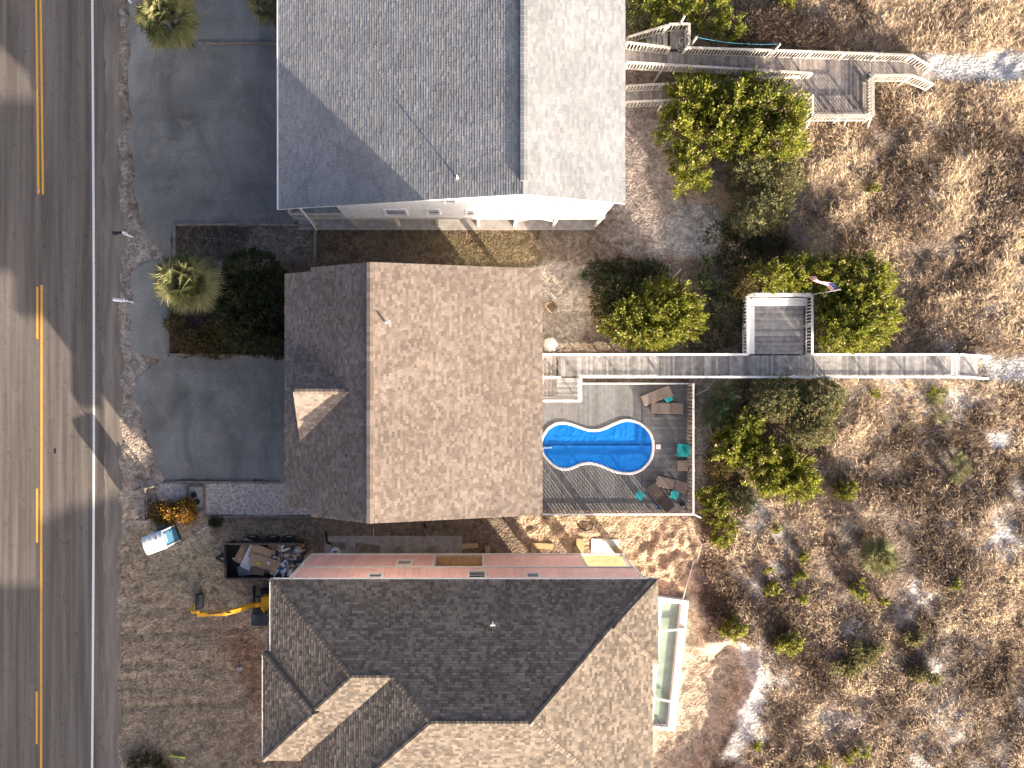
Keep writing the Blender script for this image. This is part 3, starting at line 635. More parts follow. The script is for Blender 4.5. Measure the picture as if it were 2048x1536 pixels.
# ------------------------------------------------------------------ boardwalks
class Walk:
    def __init__(s, root, mat_board, mat_rail, mat_post):
        s.r = root; s.mb = mat_board; s.mr = mat_rail; s.mp = mat_post; s.nb = 0; s.nbd = 0; s.extra = MB(); s.extrab = MB()
    def baluster(s, p, z0, z1, t=.05):
        s.nb += 1
        if s.nb <= 300: ibox('baluster', s.mr, s.r, (p.x, p.y, (z0+z1)/2), (t, t, z1-z0))
        else: s.extra.box((p.x, p.y, (z0+z1)/2), (t, t, z1-z0))
    def board(s, c, size, rz=0):
        s.nbd += 1
        if s.nbd <= 300: ibox('board', s.mb, s.r, c, size, rz, .002)
        else: s.extrab.box(Vector(c), size, rz)
    def deck(s, a, b, wid, z0, z1=None, pitch=.145):       # boards across the run a->b (2D points on the centre line)
        z1 = z0 if z1 is None else z1
        a = Vector(a); b = Vector(b); d = b-a; L = d.length; n = max(1, int(L/pitch)); ang = math.atan2(d.y, d.x)
        for i in range(n):
            t = (i+.5)/n; p = a.lerp(b, t); s.board((p.x, p.y, z0+(z1-z0)*t), (L/n-.010, wid+random.uniform(-.012, .012), .035), ang)
        nrm = Vector((-d.y, d.x))/L
        for k in (-1, 1):
            q0 = a+nrm*k*(wid/2-.12); q1 = b+nrm*k*(wid/2-.12); ibar('joist', s.mp, s.r, (*q0, z0-.115), (*q1, z1-.115), .05, .19)
    def rail(s, a, b, zf0, zf1=None, hgt=.95, sp=.20, cap=.14, posts=None, end=True, post_down=True, capth=.04):
        zf1 = zf0 if zf1 is None else zf1
        a = Vector(a); b = Vector(b); d = b-a; L = d.length; ang = math.atan2(d.y, d.x); nrm = Vector((-d.y, d.x))/L
        np_ = posts if posts is not None else max(1, round(L/2.6))
        for i in range(np_+1):
            if i == np_ and not end: continue
            p = a.lerp(b, i/np_); zf = zf0+(zf1-zf0)*i/np_; zg = gz(p.x, p.y)-.12 if post_down else zf-.1
            ibox('post', s.mp, s.r, (p.x, p.y, (zg+zf+hgt-.045)/2), (.09, .09, zf+hgt-.045-zg), ang)
        for i in range(np_):                                # one cap board per bay, a hand-wide joint at each post
            p = a.lerp(b, i/np_); q = a.lerp(b, (i+1)/np_); e = (q-p).normalized()*.012; z0 = zf0+(zf1-zf0)*i/np_; z1 = zf0+(zf1-zf0)*(i+1)/np_
            ibar('rail_cap', s.mr, s.r, (*(p+e), z0+hgt-.02), (*(q-e), z1+hgt-.02), cap, capth)
            ibar('lower_rail', s.mr, s.r, (*(p+e*4), z0+.11), (*(q-e*4), z1+.11), .04, .08)
        n = int(L/sp)
        for i in range(n):
            t = (i+.5)/n; p = a.lerp(b, t)
            if any(abs(t-j/np_)*L < .07 for j in range(np_+1)): continue
            zf = zf0+(zf1-zf0)*t; s.baluster(p, zf+.08, zf+hgt-.04)
    def done(s):
        if s.extra.v: struct(s.extra.build('balusters', s.mr, s.r), 'stuff')
        if s.extrab.v: struct(s.extrab.build('boards', s.mb, s.r), 'stuff')

# ---- white railed boardwalk of the tan house
ZF = .85; ZC = ZF+.95
bw = thing('white_railed_boardwalk', 'grey plank dune boardwalk with white railings leading from the pool house', 'boardwalk', (*XY(1500, 733), 0))
k = Walk(bw, 'grey_wood', 'white_paint', 'white_worn')
yT, yB = XY(0, 709, ZC)[1], XY(0, 754, ZC)[1]; yc = (yT+yB)/2; wid = yT-yB-.06
x0 = XY(1090, 0, ZF)[0]; x1 = XY(1918, 0, ZC)[0]; x2 = XY(1985, 0, ZC)[0]; xa = XY(1162, 0, ZC)[0]
k.deck((x0+.85, yc), (x1, yc), wid, ZF); 
zend = gz(x2, yc)+.12
k.deck((x1+.02, yc), (x2-.1, yc), wid, ZF-.02, zend)
pxl, pxr = XY(1500, 0, ZC)[0], XY(1621, 0, ZC)[0]
k.rail((XY(1082, 0, ZC)[0], yT), (XY(1496, 0, ZC)[0], yT), ZF, posts=5)
k.rail((XY(1626, 0, ZC)[0], yT), (x1, yT), ZF, posts=4)
k.rail((xa, yB), (x1, yB), ZF, posts=9)
k.rail((x1+.1, yT), (x2, yT-.12), ZF, zend, .90, posts=1); k.rail((x1+.1, yB), (x2, yB-.10), ZF, zend, .90, posts=1)
# gate at the seaward end
gx = XY(1905, 0, ZC)[0]; mb = MB(); mb.bar((gx, yB+.08, ZF+.9), (gx, yT-.08, ZF+.9), .09, .05); mb.bar((gx+.28, yB+.08, ZF+.9), (gx+.28, yT-.08, ZF+.9), .09, .05); gt = mb.build('gate', 'white_worn', bw)
for i in range(9): ibox('slat', 'white_worn', gt, (gx+.14, yB+.2+i*(yT-yB-.4)/8, ZF+.9), (.24, .045, .03))
for yy_ in (yB+.12, yT-.12): ibox('gate_post', 'white_worn', gt, (gx+.14, yy_, ZF+.45), (.08, .08, .92))
# landing and steps beside the house
lx0, lx1, ly0 = XY(1113, 0, ZF)[0], XY(1159, 0, ZF)[0], XY(0, 797, ZF)[1]
k.deck(((lx0+lx1)/2, ly0), ((lx0+lx1)/2, yB-.05), lx1-lx0, ZF)
k.rail((xa, yB-.12), (xa, XY(0, 801, ZC)[1]), ZF, posts=1)
k.rail((xa, XY(0, 802, ZC)[1]), (XY(1087, 0, ZC)[0], XY(0, 802, ZC)[1]), ZF, posts=1)
mb = MB(); yq = XY(0, 755, ZC)[1]; k.rail((XY(1084, 0, ZC)[0], yq), (XY(1121, 0, ZC)[0], yq), ZF, posts=1)
for i in range(4): ibox('tread', 'brown_wood', bw, (lx0-.18-.27*i, (ly0+yq)/2, ZF+.12+.17*i), (.30, yq-ly0-.14, .04))
for yy_ in (ly0+.1, yq-.1): ibar('stringer', 'brown_wood', bw, (lx0+.05, yy_, ZF-.05), (lx0-1.1, yy_, ZF+.68), .05, .2)
for i in range(4): ibox('tread', 'brown_wood', bw, (lx0-.18-.27*i, (yT+yq)/2, ZF+.10+.17*i), (.30, yT-yq-.16, .04))
for yy_ in (yT-.14, yq+.14): ibar('stringer', 'brown_wood', bw, (lx0+.05, yy_, ZF-.05), (lx0-1.1, yy_, ZF+.66), .05, .2)
# sitting platform with benches
pyT = XY(0, 594, ZC)[1]; fx0, fx1 = pxl, pxr
n = int((pyT-yT+.1)/.145)
for i in range(n): k.board(((fx0+fx1)/2, yT+.05+(i+.5)*.145, ZF), (fx1-fx0, .135, .035))
for x in (fx0+.1, (fx0+fx1)/2, fx1-.1): ibar('joist', 'white_worn', bw, (x, yT, ZF-.115), (x, pyT, ZF-.115), .05, .19)
k.rail((pxl-.12, yT), (pxl-.12, pyT+.12), ZF, posts=2); k.rail((pxr+.12, pyT+.12), (pxr+.12, yT), ZF, posts=2); k.rail((pxl-.12, pyT+.14), (pxr+.12, pyT+.14), ZF, posts=1, cap=.22)
for i in range(3): ibox('bench_slat', 'white_paint', bw, ((fx0+fx1)/2, pyT-.08-.17*i, ZF+.45), (fx1-fx0+.05, .155, .04))
for i in range(3): ibox('bench_slat', 'white_paint', bw, (fx0+.05+.17*i, (yT+pyT-.5)/2+.0, ZF+.45), (.155, pyT-.5-yT-.1, .04))
for x, y in ((fx0+.4, yT+.3), (fx0+.4, (yT+pyT)/2), (fx0+.4, pyT-.3), (fx1-.3, pyT-.3), ((fx0+fx1)/2, pyT-.3)): ibox('bench_leg', 'white_paint', bw, (x, y, ZF+.22), (.09, .09, .42))
k.done()
# flag on the platform corner
fp = Vector((pxr+.16, pyT+.16, ZC-.1)); tip = W(1680, 579, 4.1); fl = thing('flag', 'striped red and white flag with starred blue corner on the platform post', 'flag', fp)
mb = MB(); mb.tube(fp-Vector((.05, 0, .15)), tip, .028, .02, 8); mb.lathe(tip, [(.01, -.02), (.035, .0), (.02, .035)], 8); mb.build('flagpole', 'white_paint', fl)
d = (tip-fp).normalized(); Pn = tip-d*.06; hoist = -d*.72; fly = Vector((-.75, .62, -.12))
def flagpt(u, v): return Pn+hoist*v*(1-.25*u)+fly*u*1.5+Vector((.16*math.sin(u*5+1)*u+.05*math.sin(v*6), .10*math.sin(u*6), .16*math.sin(u*7+v*3)*u-.42*u*u))
def flagmesh(u0, u1, v0, v1, nu, nv, mat, name, off=0):
    b = MB(); n2 = nv+1
    vs = [flagpt(u0+(u1-u0)*i/nu, v0+(v1-v0)*j/nv)+Vector((0, 0, off)) for i in range(nu+1) for j in range(nv+1)]
    b.add(vs, [(i*n2+j, i*n2+j+1, (i+1)*n2+j+1, (i+1)*n2+j) for i in range(nu) for j in range(nv)]); return b.build(name, mat, fl, smooth=True)
plain('flag_red', (.50, .03, .05), .8, .1); plain('flag_white', (.72, .72, .74), .8, .05); plain('flag_blue', (.03, .06, .26), .8, .1)
for i in range(13): flagmesh(.4 if i < 7 else 0, 1, i/13, (i+1)/13, 14, 1, 'flag_red' if i % 2 == 0 else 'flag_white', 'stripe')
cn = flagmesh(0, .4, 0, 7/13, 6, 6, 'flag_blue', 'canton')
st = MB()
for i in range(5):
    for j in range(4):
        c = flagpt(.04+.08*i, (.06+.13*j)*7/13*1.7); st.box(c+Vector((0, 0, .006)), (.03, .03, .008), .6)
struct(st.build('stars', 'flag_white', cn), 'stuff')

# ---- weathered boardwalk of the white house: ramp, lower walk, platform, stair
ZF1 = .85; ZC1 = ZF1+.98
b1 = thing('weathered_boardwalk', 'weathered bare wood boardwalk with ramps and sitting platform behind the white house', 'boardwalk', (*XY(1600, 170), 0))
k = Walk(b1, 'brown_wood', 'pale_wood', 'pale_wood')
def C1(px, py): return Vector(XY(px, py, ZC1))
def F1_(px, py): return Vector(XY(px, py, ZF1))
# upper ramp
zh = 1.9
def strip_deck(a0, a1, b0, b1_, z0, z1):    # boards across between two edge lines a (top) and b (bottom)
    a0, a1, b0, b1_ = map(Vector, (a0, a1, b0, b1_)); L = ((a1+b1_)/2-(a0+b0)/2).length; n = int(L/.145)
    for i in range(n):
        t = (i+.5)/n; p = a0.lerp(a1, t); q = b0.lerp(b1_, t); c = (p+q)/2; d = q-p; k.board((c.x, c.y, z0+(z1-z0)*t), (L/n-.01, d.length, .035), math.atan2(d.y, d.x)+math.pi/2)
    for w0, w1 in ((.06, .06), (.94, .94)):
        p = a0.lerp(b0, w0); q = a1.lerp(b1_, w1); ibar('joist', 'brown_wood', b1, (*p, z0-.115), (*q, z1-.115), .05, .19)
rT0, rT1 = Vector(XY(1376, 90, zh+.98)), C1(1626, 103); rB0, rB1 = Vector(XY(1254, 124, zh+.98)), C1(1626, 146)
uT0 = Vector(XY(1254, 84, zh+.98))
strip_deck(uT0, rT1+Vector((0, -.02)), rB0, rB1, zh, ZF1)
k.rail(rT0, rT1, zh-.3, ZF1, .98, posts=3, end=False); k.rail(C1(1626, 103), C1(1825, 110), ZF1, None, .98, posts=3)
k.rail(C1(1825, 110), Vector(XY(1868, 133, 1.45)), ZF1, gz(*XY(1868, 133))+.25, .95, posts=1)
k.rail(rB0, rB1, zh, ZF1, .98, posts=5)
k.rail(uT0, Vector(XY(1343, 91, zh+.98)), zh, zh-.25, .98, posts=1)
# lower walk
lT0, lT1 = Vector(XY(1254, 171, ZC1)), C1(1626, 151); lB0, lB1 = Vector(XY(1254, 203, ZC1)), C1(1624, 187)
strip_deck(Vector(XY(1250, 176, ZF1)), F1_(1626, 158), Vector(XY(1250, 210, ZF1)), F1_(1626, 194), ZF1-.05, ZF1-.02)
k.rail(lT0, C1(1600, 152), ZF1-.05, None, .98, posts=5); k.rail(lB0, C1(1330, 200), ZF1-.05, None, .98, posts=1); k.rail(C1(1330, 200), lB1, ZF1-.05, None, .98, posts=3)
# platform and exit
pT = XY(0, 113, ZF1)[1]; pB = XY(0, 236, ZF1)[1]; pl, pr = rB1.x-.03, XY(1742, 0, ZF1)[0]
n = int((pr-pl)/.145)
for i in range(n): k.board((pl+(i+.5)*(pr-pl)/n, (pT+pB)/2, ZF1), ((pr-pl)/n-.01, pT-pB, .035))
for y in (pT-.1, (pT+pB)/2, pB+.1): ibar('joist', 'brown_wood', b1, (pl, y, ZF1-.115), (pr, y, ZF1-.115), .05, .19)
e0, e1 = XY(1742, 0, ZF1)[0], XY(1832, 0, ZF1)[0]; eT, eB = XY(0, 118, ZF1)[1], XY(0, 154, ZF1)[1]
k.deck((e0+.02, (eT+eB)/2), (e1, (eT+eB)/2), eT-eB, ZF1); k.deck((e1+.02, (eT+eB)/2), (e1+1.35, (eT+eB)/2-.75), eT-eB, ZF1-.02, gz(e1+1.4, eB-.4)+.1)
k.rail(C1(1626, 188), C1(1626, 232), ZF1, None, .98, posts=1); k.rail(C1(1626, 231), C1(1746, 231), ZF1, None, .98, posts=2, cap=.20); k.rail(C1(1746, 230), C1(1746, 151), ZF1, None, .98, posts=1, cap=.20)
k.rail(C1(1748, 150), C1(1825, 150), ZF1, None, .98, posts=1); k.rail(C1(1825, 150), Vector(XY(1868, 168, 1.45)), ZF1, gz(*XY(1868, 168))+.25, .95, posts=1)
for i in range(3): ibox('bench_slat', 'brown_wood', b1, (pr-.14-.17*i, (pT+pB)/2-.6, ZF1+.45), (.155, (pT-pB)-1.4, .04))
for i in range(2): ibox('bench_slat', 'brown_wood', b1, ((pl+pr)/2-.2, pB+.12+.17*i, ZF1+.45), (pr-pl-.8, .155, .04))
for x, y in ((pr-.3, pB+.3), (pr-.3, pT-1.2), (pl+.4, pB+.2), ((pl+pr)/2, pB+.2)): ibox('bench_leg', 'brown_wood', b1, (x, y, ZF1+.22), (.09, .09, .42))
for px, py in ((1602, 250), (1674, 250), (1722, 250)):     # outward braces
    p = C1(px+24, 230); q = W(px, py, .15); ibar('brace', 'pale_wood', b1, (p.x, p.y, ZC1-.15), (q.x+.25, q.y-.35, gz(q.x, q.y)-.05), .05, .09)
# stair landing at the house
zs = zh-.25
s0, s1 = Vector(XY(1340, 58, zs)), Vector(XY(1374, 58, zs)); t0, t1 = Vector(XY(1340, 96, zs)), Vector(XY(1374, 96, zs))
strip_deck(s0, s1, t0, t1, zs, zs)
k.rail(Vector(XY(1338, 48, zs+.98)), Vector(XY(1380, 47, zs+.98)), zs, None, .98, posts=1); k.rail(Vector(XY(1379, 50, zs+.98)), Vector(XY(1379, 86, zs+.98)), zs, None, .98, posts=1)
for i in range(5):
    p = Vector(XY(1332-10*i, 66+1.5*i, zs)); ibox('tread', 'pale_wood', b1, (p.x, p.y-.25, zs-.17*(i+1)), (.30, 1.05, .04))
k.rail(Vector(XY(1335, 50, zs+.98)), Vector(XY(1258, 71, zs+.3)), zs, zs-.85, .98, posts=1)
for (bx, by, tx, ty, h) in ((1373, 109, 1393, 74, 3.2), (1535, 120, 1560, 88, 2.9), (1356, 66, 1369, 32, 3.3)):
    p = W(tx, ty, h); ibox('tall_post', 'pale_wood', b1, (p.x, p.y, h/2-.05), (.1, .1, h+.1), .3)
k.done()
a = W(1393, 74, 3.15); b = W(1560, 88, 2.85); mb = MB()
mb.path([a.lerp(b, t/10)-Vector((0, 0, .35*(1-(2*t/10-1)**2))) for t in range(11)], .008, 5)
tag(mb.build('clothes_line', 'rope_blue'), 'thin blue line strung between two tall wooden posts', 'line')
mb = MB(); c = W(1357, 98, zs); mb.path([(c.x+.25*math.cos(t*.7)+.02*t, c.y+.35*math.sin(t*.7)+.03*t, zs+.035+.004*t) for t in range(16)]+[(c.x+.6, c.y+1.0, zs+.06)], .016, 5)
tag(mb.build('garden_hose', 'canvas'), 'loose coil of pale hose lying on the wooden landing', 'hose')

# ------------------------------------------------------------------ pool deck, fence, pool, furniture
ZD = .30
pd = thing('pool_deck', 'grey plank deck around the blue covered pool', 'deck', (*XY(1235, 900), 0))
dx0, dxm, dx1 = XY(1060, 0, ZD)[0], XY(1283, 0, ZD)[0], XY(1379, 0, ZD)[0]; dyT, dyB = XY(0, 769, ZD)[1], XY(0, 1022, ZD)[1]
POOL = [(1083,872),(1094,856),(1109,846),(1126,843),(1143,846),(1160,852),(1181,858),(1203,856),(1225,846),(1244,839),(1258,838),(1275,842),(1290,851),(1302,865),(1308,882),(1308,902),(1304,919),(1294,933),(1280,944),(1263,949),(1246,949),(1227,945),(1208,937),(1191,931),(1176,929),(1160,932),(1143,939),(1128,941),(1114,938),(1097,926),(1085,911),(1080,897),(1080,884)]
n = int((dxm-dx0)/.150)
for i in range(n): ibox('board', 'composite_deck', pd, (dx0+(i+.5)*(dxm-dx0)/n, (dyT+dyB)/2, ZD-.02), ((dxm-dx0)/n-.012, dyT-dyB, .04), 0, .002)
n = int((dyT-dyB)/.150)
for i in range(n): ibox('board', 'composite_deck', pd, ((dxm+dx1)/2+.01, dyB+(i+.5)*(dyT-dyB)/n, ZD-.02), (dx1-dxm-.02, (dyT-dyB)/n-.012, .04), 0, .002)
for x in np.linspace(dx0+.2, dx1-.2, 6): ibar('joist', 'brown_wood', pd, (x, dyB+.05, ZD-.17), (x, dyT-.05, ZD-.17), .08, .26)
fence = thing('pool_fence', 'wooden picket fence with white top rail around the pool deck', 'fence', (*XY(1384, 900), 0))
FH = 1.38
def fence_run(a, b, zt, period=.225, pw=.12, capm='white_worn'):
    a = Vector(a); b = Vector(b); L = (b-a).length; n = int(L/period); ang = math.atan2((b-a).y, (b-a).x); nrm = Vector((-(b-a).y, (b-a).x))/L
    for i in range(n):
        p = a.lerp(b, (i+.5)/n); ibox('picket', 'brown_wood', fence, (p.x, p.y, (ZD-.25+zt-.05)/2), (pw, .022, zt-.05-ZD+.25), ang, .004)
    for z in (ZD+.18, zt-.22): ibar('rail', 'brown_wood', fence, (*(a+nrm*.035), z), (*(b+nrm*.035), z), .04, .09)
    ibar('top_rail', capm, fence, (*a, zt-.02), (*b, zt-.02), .10, .04)
    m_ = max(1, round(L/2.4))
    for i in range(m_+1): p = a.lerp(b, i/m_); ibox('post', 'brown_wood', fence, (p.x+nrm.x*.07, p.y+nrm.y*.07, (zt-.06)/2-.1), (.09, .09, zt+.14), ang)
ZFt = ZD+FH
fR = XY(1387, 0, ZFt)[0]; fT = XY(0, 767.5, ZFt)[1]; fB = XY(0, 1029, ZFt)[1]
fence_run((fR, fT), (fR, fB), ZFt); fence_run((XY(1082, 0, ZFt)[0], fB), (fR, fB), ZFt); ibar('border_rail', 'white_worn', fence, (XY(1164, 0, ZFt)[0], fT, ZD+.30), (fR, fT, ZD+.30), .09, .05)
for x in np.linspace(XY(1164, 0, ZFt)[0]+.1, fR-.1, 6): ibox('border_post', 'brown_wood', fence, (x, fT, .14), (.08, .08, .9))
p0 = Vector((fR, fB)); mb = MB(); mb.bar((fR, fB, ZFt-.08), (*XY(1402, 1036, ZFt-.3), ZFt-.35), .06, .05); mb.build('brace', 'white_worn', fence)
pool = thing('swimming_pool', 'peanut shaped pool under a bright blue solar cover with white coping', 'pool', (*XY(1195, 893), 0))
def smooth_loop(P, n=4):
    out = []; m_ = len(P)
    for i in range(m_):
        p0, p1, p2, p3 = (Vector(P[(i+j-1) % m_]) for j in range(4))
        for t in np.arange(n)/n: out.append(.5*((2*p1)+(-p0+p2)*t+(2*p0-5*p1+4*p2-p3)*t*t+(-p0+3*p1-3*p2+p3)*t**3))
    return out
PL = smooth_loop([XY(x, y, ZD) for x, y in POOL]); cen = sum(PL, Vector((0, 0)))/len(PL); n = len(PL)
def inset(loop, d):
    out = []
    for i in range(len(loop)):
        t = (loop[(i+1) % len(loop)]-loop[i-1]).normalized(); nr = Vector((-t.y, t.x))
        if nr.dot(cen-loop[i]) < 0 and False: nr = -nr
        out.append(loop[i]+nr*d)
    return out
A_ = sum(PL[i].x*PL[(i+1) % n].y-PL[(i+1) % n].x*PL[i].y for i in range(n)); sg = 1 if A_ > 0 else -1
IN = inset(PL, .17*sg); mb = MB()
rings = [[(p.x, p.y, ZD-.04) for p in PL], [(p.x, p.y, ZD+.055) for p in PL], [(p.x, p.y, ZD+.075) for p in inset(PL, .03*sg)], [(p.x, p.y, ZD+.075) for p in inset(PL, .14*sg)], [(p.x, p.y, ZD+.05) for p in IN], [(p.x, p.y, ZD+.0) for p in IN]]
mb.add(sum(rings, []), [(r*n+i, r*n+(i+1) % n, (r+1)*n+(i+1) % n, (r+1)*n+i) for r in range(5) for i in range(n)]); mb.build('coping', 'coping', pool, smooth=True)
# the solar cover: a wrinkled sheet lying inside the coping
cx0, cx1 = min(p.x for p in IN), max(p.x for p in IN); cy0, cy1 = min(p.y for p in IN), max(p.y for p in IN)
gx_ = np.arange(cx0-.1, cx1+.1, .07); gy_ = np.arange(cy0-.1, cy1+.1, .07); CX, CY = np.meshgrid(gx_, gy_)
OUT = inset(PL, .12*sg); sd = poly_sd(CX, CY, [tuple(p) for p in OUT]); seam = XY(0, 890, ZD)[1]; keep = sd < .05
wr = np.maximum(0, 1-np.abs(fbm(CX*2.2+4, CY*.9, 3)-.5)*16)*.022*(CY > seam-.02)+.012*fbm(CX*3, CY*3, 2)+0.008*np.maximum(0, 1-np.abs(fbm(CX*1.2+9, CY*2.2, 3)-.5)*18)
CZ = ZD+.022+wr+.025*np.exp(-((CY-seam)/.05)**2)
wN, hN = CX.shape[1], CX.shape[0]; b = MB(); mp = {}
for j in range(hN-1):
    for i in range(wN-1):
        if keep[j, i] and keep[j, i+1] and keep[j+1, i] and keep[j+1, i+1]:
            f = []
            for (jj, ii) in ((j, i), (j, i+1), (j+1, i+1), (j+1, i)):
                if (jj, ii) not in mp: mp[(jj, ii)] = len(b.v); b.v.append((CX[jj, ii], CY[jj, ii], CZ[jj, ii]))
                f.append(mp[(jj, ii)])
            b.f.append(tuple(f)); b.a.append(.5)
b.build('solar_cover', 'pool_cover', pool, smooth=True)
plain('cover_seam', (.002, .03, .16), .4, .1); sx_ = [p.x for p in IN if abs(p.y-seam) < .4]; mb = MB(); mb.bar((min(sx_)+.02, seam, ZD+.062), (max(sx_)-.02, seam, ZD+.062), .05, .02); mb.build('cover_seam', 'cover_seam', pool)
mb = MB(); mb.tube((*XY(1078, 897, ZD+.1), ZD+.10), (*XY(1103, 895, ZD+.1), ZD+.10), .035); mb.build('cover_reel', 'pvc', pool)
mb = MB(); c = W(1316.5, 893.5, ZD); mb.box((c.x, c.y, ZD+.015), (.30, .30, .03)); mb.tube((c.x, c.y, ZD+.03), (c.x, c.y, ZD+.04), .1, .1, 16)
tag(mb.build('skimmer_lid', 'coping', None, bevel=.01), 'square white skimmer lid set in the deck beside the pool', 'lid')

def lounger(px, py, ang, label, length=1.95, wid=.70, back=35, cover=True):
    o = W(px, py, ZD); root = thing('sun_lounger', label, 'sun lounger', (o.x, o.y, ZD), 'sun loungers on the pool deck'); a = math.radians(ang)
    R = Matrix.Rotation(a, 3, 'Z'); T = lambda x, y, z: Vector((o.x, o.y, ZD))+R @ Vector((x, y, z))
    sl_ = length*.62
    def slab(x0, x1, z0, z1, th, wd, rnd=.0):
        b = MB(); nseg = 8; prof = []
        for i in range(nseg+1):
            t = i/nseg; x = x0+(x1-x0)*t; z = z0+(z1-z0)*t+.03*math.sin(t*math.pi); prof.append((x, z))
        vs = []
        for x, z in prof:
            cr = .02; vs += [T(x, -wd/2, z-th), T(x, wd/2, z-th), T(x, wd/2, z-cr), T(x, wd/2-.05, z), T(x, -wd/2+.05, z), T(x, -wd/2, z-cr)]
        fs = [(i*6+j, i*6+(j+1) % 6, (i+1)*6+(j+1) % 6, (i+1)*6+j) for i in range(nseg) for j in range(6)]
        return b.add(vs, fs+[(5, 4, 3, 2, 1, 0), tuple(nseg*6+j for j in range(6))])
    slab(-length*.5, -length*.5+sl_, .34, .34, .10, wid).build('seat', 'wicker_cushion' if cover else 'wicker', root)
    bl = length-sl_; br = math.radians(back); xb = -length*.5+sl_+.01
    slab(xb, xb+bl*math.cos(br), .35, .35+bl*math.sin(br), .08, wid).build('backrest', 'wicker_cushion' if cover else 'wicker', root)
    for sx in (-.42, .14):
        for sy in (-1, 1):
            b = MB(); b.bar(T(length*sx, sy*(wid/2-.06), 0), T(length*sx, sy*(wid/2-.06), .27), .06, .06); b.build('leg', 'dark_frame', root)
    for sy in (-1, 1):
        b = MB(); b.bar(T(-length*.5, sy*(wid/2+.03), .27), T(length*.36, sy*(wid/2+.03), .27), .05, .07); b.build('side_rail', 'dark_frame', root)
        b = MB(); b.bar(T(xb+bl*.7*math.cos(br), sy*(wid/2-.08), .33+bl*.65*math.sin(br)), T(length*.30, sy*(wid/2-.08), .26), .03, .03); b.build('prop', 'dark_frame', root)
lounger(1311, 791, 22, 'brown wicker lounger with raised back, tucked in the upper fence corner, beside a teal table')
lounger(1331, 816, -1, 'grey brown cushioned lounger half in sunlight below the wicker lounger', back=22)
lounger(1340, 967, -14, 'grey brown cushioned lounger striped with light near the fence corner', back=22)
lounger(1318, 993, -52, 'dark wicker lounger lying diagonally between two teal tables', cover=False, back=20)
def side_table(px, py, ang, label):
    o = W(px, py, ZD+.42); root = thing('side_table', label, 'side table', (o.x, o.y, ZD), 'teal side tables'); R = Matrix.Rotation(math.radians(ang), 3, 'Z'); T = lambda x, y, z: Vector((o.x, o.y, ZD))+R @ Vector((x, y, z))
    for i in range(5): b = MB(); wd = .44 if i in (0, 4) else .5; b.box(T(0, -.2+.1*i, .42), (wd, .09, .025), rot=R); b.build('slat', 'teal_plastic', root)
    for sx in (-1, 1):
        for sy in (-1, 1): b = MB(); b.bar(T(sx*.17, sy*.17, 0), T(sx*.15, sy*.15, .41), .05, .05); b.build('leg', 'teal_plastic', root)
    for sx in (-1, 1): b = MB(); b.bar(T(sx*.16, -.2, .39), T(sx*.16, .2, .39), .04, .05); b.build('crossbar', 'teal_plastic', root)
side_table(1336.5, 796, 30, 'teal slatted side table between the two loungers by the upper fence'); side_table(1279.5, 991.5, -35, 'teal slatted side table standing alone in the striped light'); side_table(1349, 990, -20, 'teal slatted side table next to the striped lounger in the fence corner')
# adirondack chair
o = W(1366, 900, ZD+.3); ch = thing('adirondack_chair', 'teal slatted garden chair with sloping back against the fence', 'chair', (o.x, o.y, ZD)); T = lambda x, y, z: Vector((o.x+x, o.y+y, ZD+z))
for i in range(6): b = MB(); b.box(T(-.36+.1*i, 0, .38-.025*i), (.09, .54, .02)); b.build('seat_slat', 'teal_plastic', ch)
for i in range(5): b = MB(); y = (i-2)*.115; L = .74-.05*abs(i-2)**1.5; b.bar(T(.16, y*.9, .26), T(.16+L*.42, y*1.1, .26+L*.9), .10, .02); b.build('back_slat', 'teal_plastic', ch)
for s in (-1, 1):
    b = MB(); b.bar(T(-.42, s*.34, .56), T(.30, s*.34, .54), .12, .025); b.build('arm', 'teal_plastic', ch)
    b = MB(); b.bar(T(-.36, s*.31, 0), T(-.36, s*.31, .55), .05, .10); b.build('leg', 'teal_plastic', ch)
    b = MB(); b.bar(T(-.38, s*.29, .36), T(.45, s*.29, .04), .03, .12); b.build('leg', 'teal_plastic', ch)
b = MB(); b.bar(T(.32, -.36, .52), T(.32, .36, .52), .03, .08); b.build('back_brace', 'teal_plastic', ch)
o = W(1365, 931, ZD+.4); ot = thing('footstool', 'square brown cushioned footstool against the fence below the teal chair', 'footstool', (o.x, o.y, ZD))
b = MB(); b.box((o.x, o.y, ZD+.36), (.70, .68, .14), .03); b.build('cushion', 'wicker_cushion', ot, bevel=.04); b = MB(); b.box((o.x, o.y, ZD+.235), (.66, .64, .12), .03); b.build('frame', 'wicker', ot)
for sx in (-1, 1):
    for sy in (-1, 1): ibox('leg', 'dark_frame', ot, (o.x+sx*.28, o.y+sy*.27, ZD+.09), (.05, .05, .18))
o = W(1317, 1013, ZD+.2); mb = MB(); mb.lathe((o.x, o.y, ZD), [(.11, 0), (.15, .28), (.165, .30), (.15, .30), (.12, .03)], 14); bk = thing('bucket', 'small blue plastic bucket in front of the bottom fence', 'bucket', (o.x, o.y, ZD)); mb.build('pail', 'blue_plastic', bk, smooth=False)
mb = MB(); mb.path([(o.x+.155*math.cos(t*.4), o.y+.155*math.sin(t*.4)*.3, ZD+.3+.13*math.sin(t*.4)) for t in range(9)], .008, 4); mb.build('handle', 'grey_steel', bk)
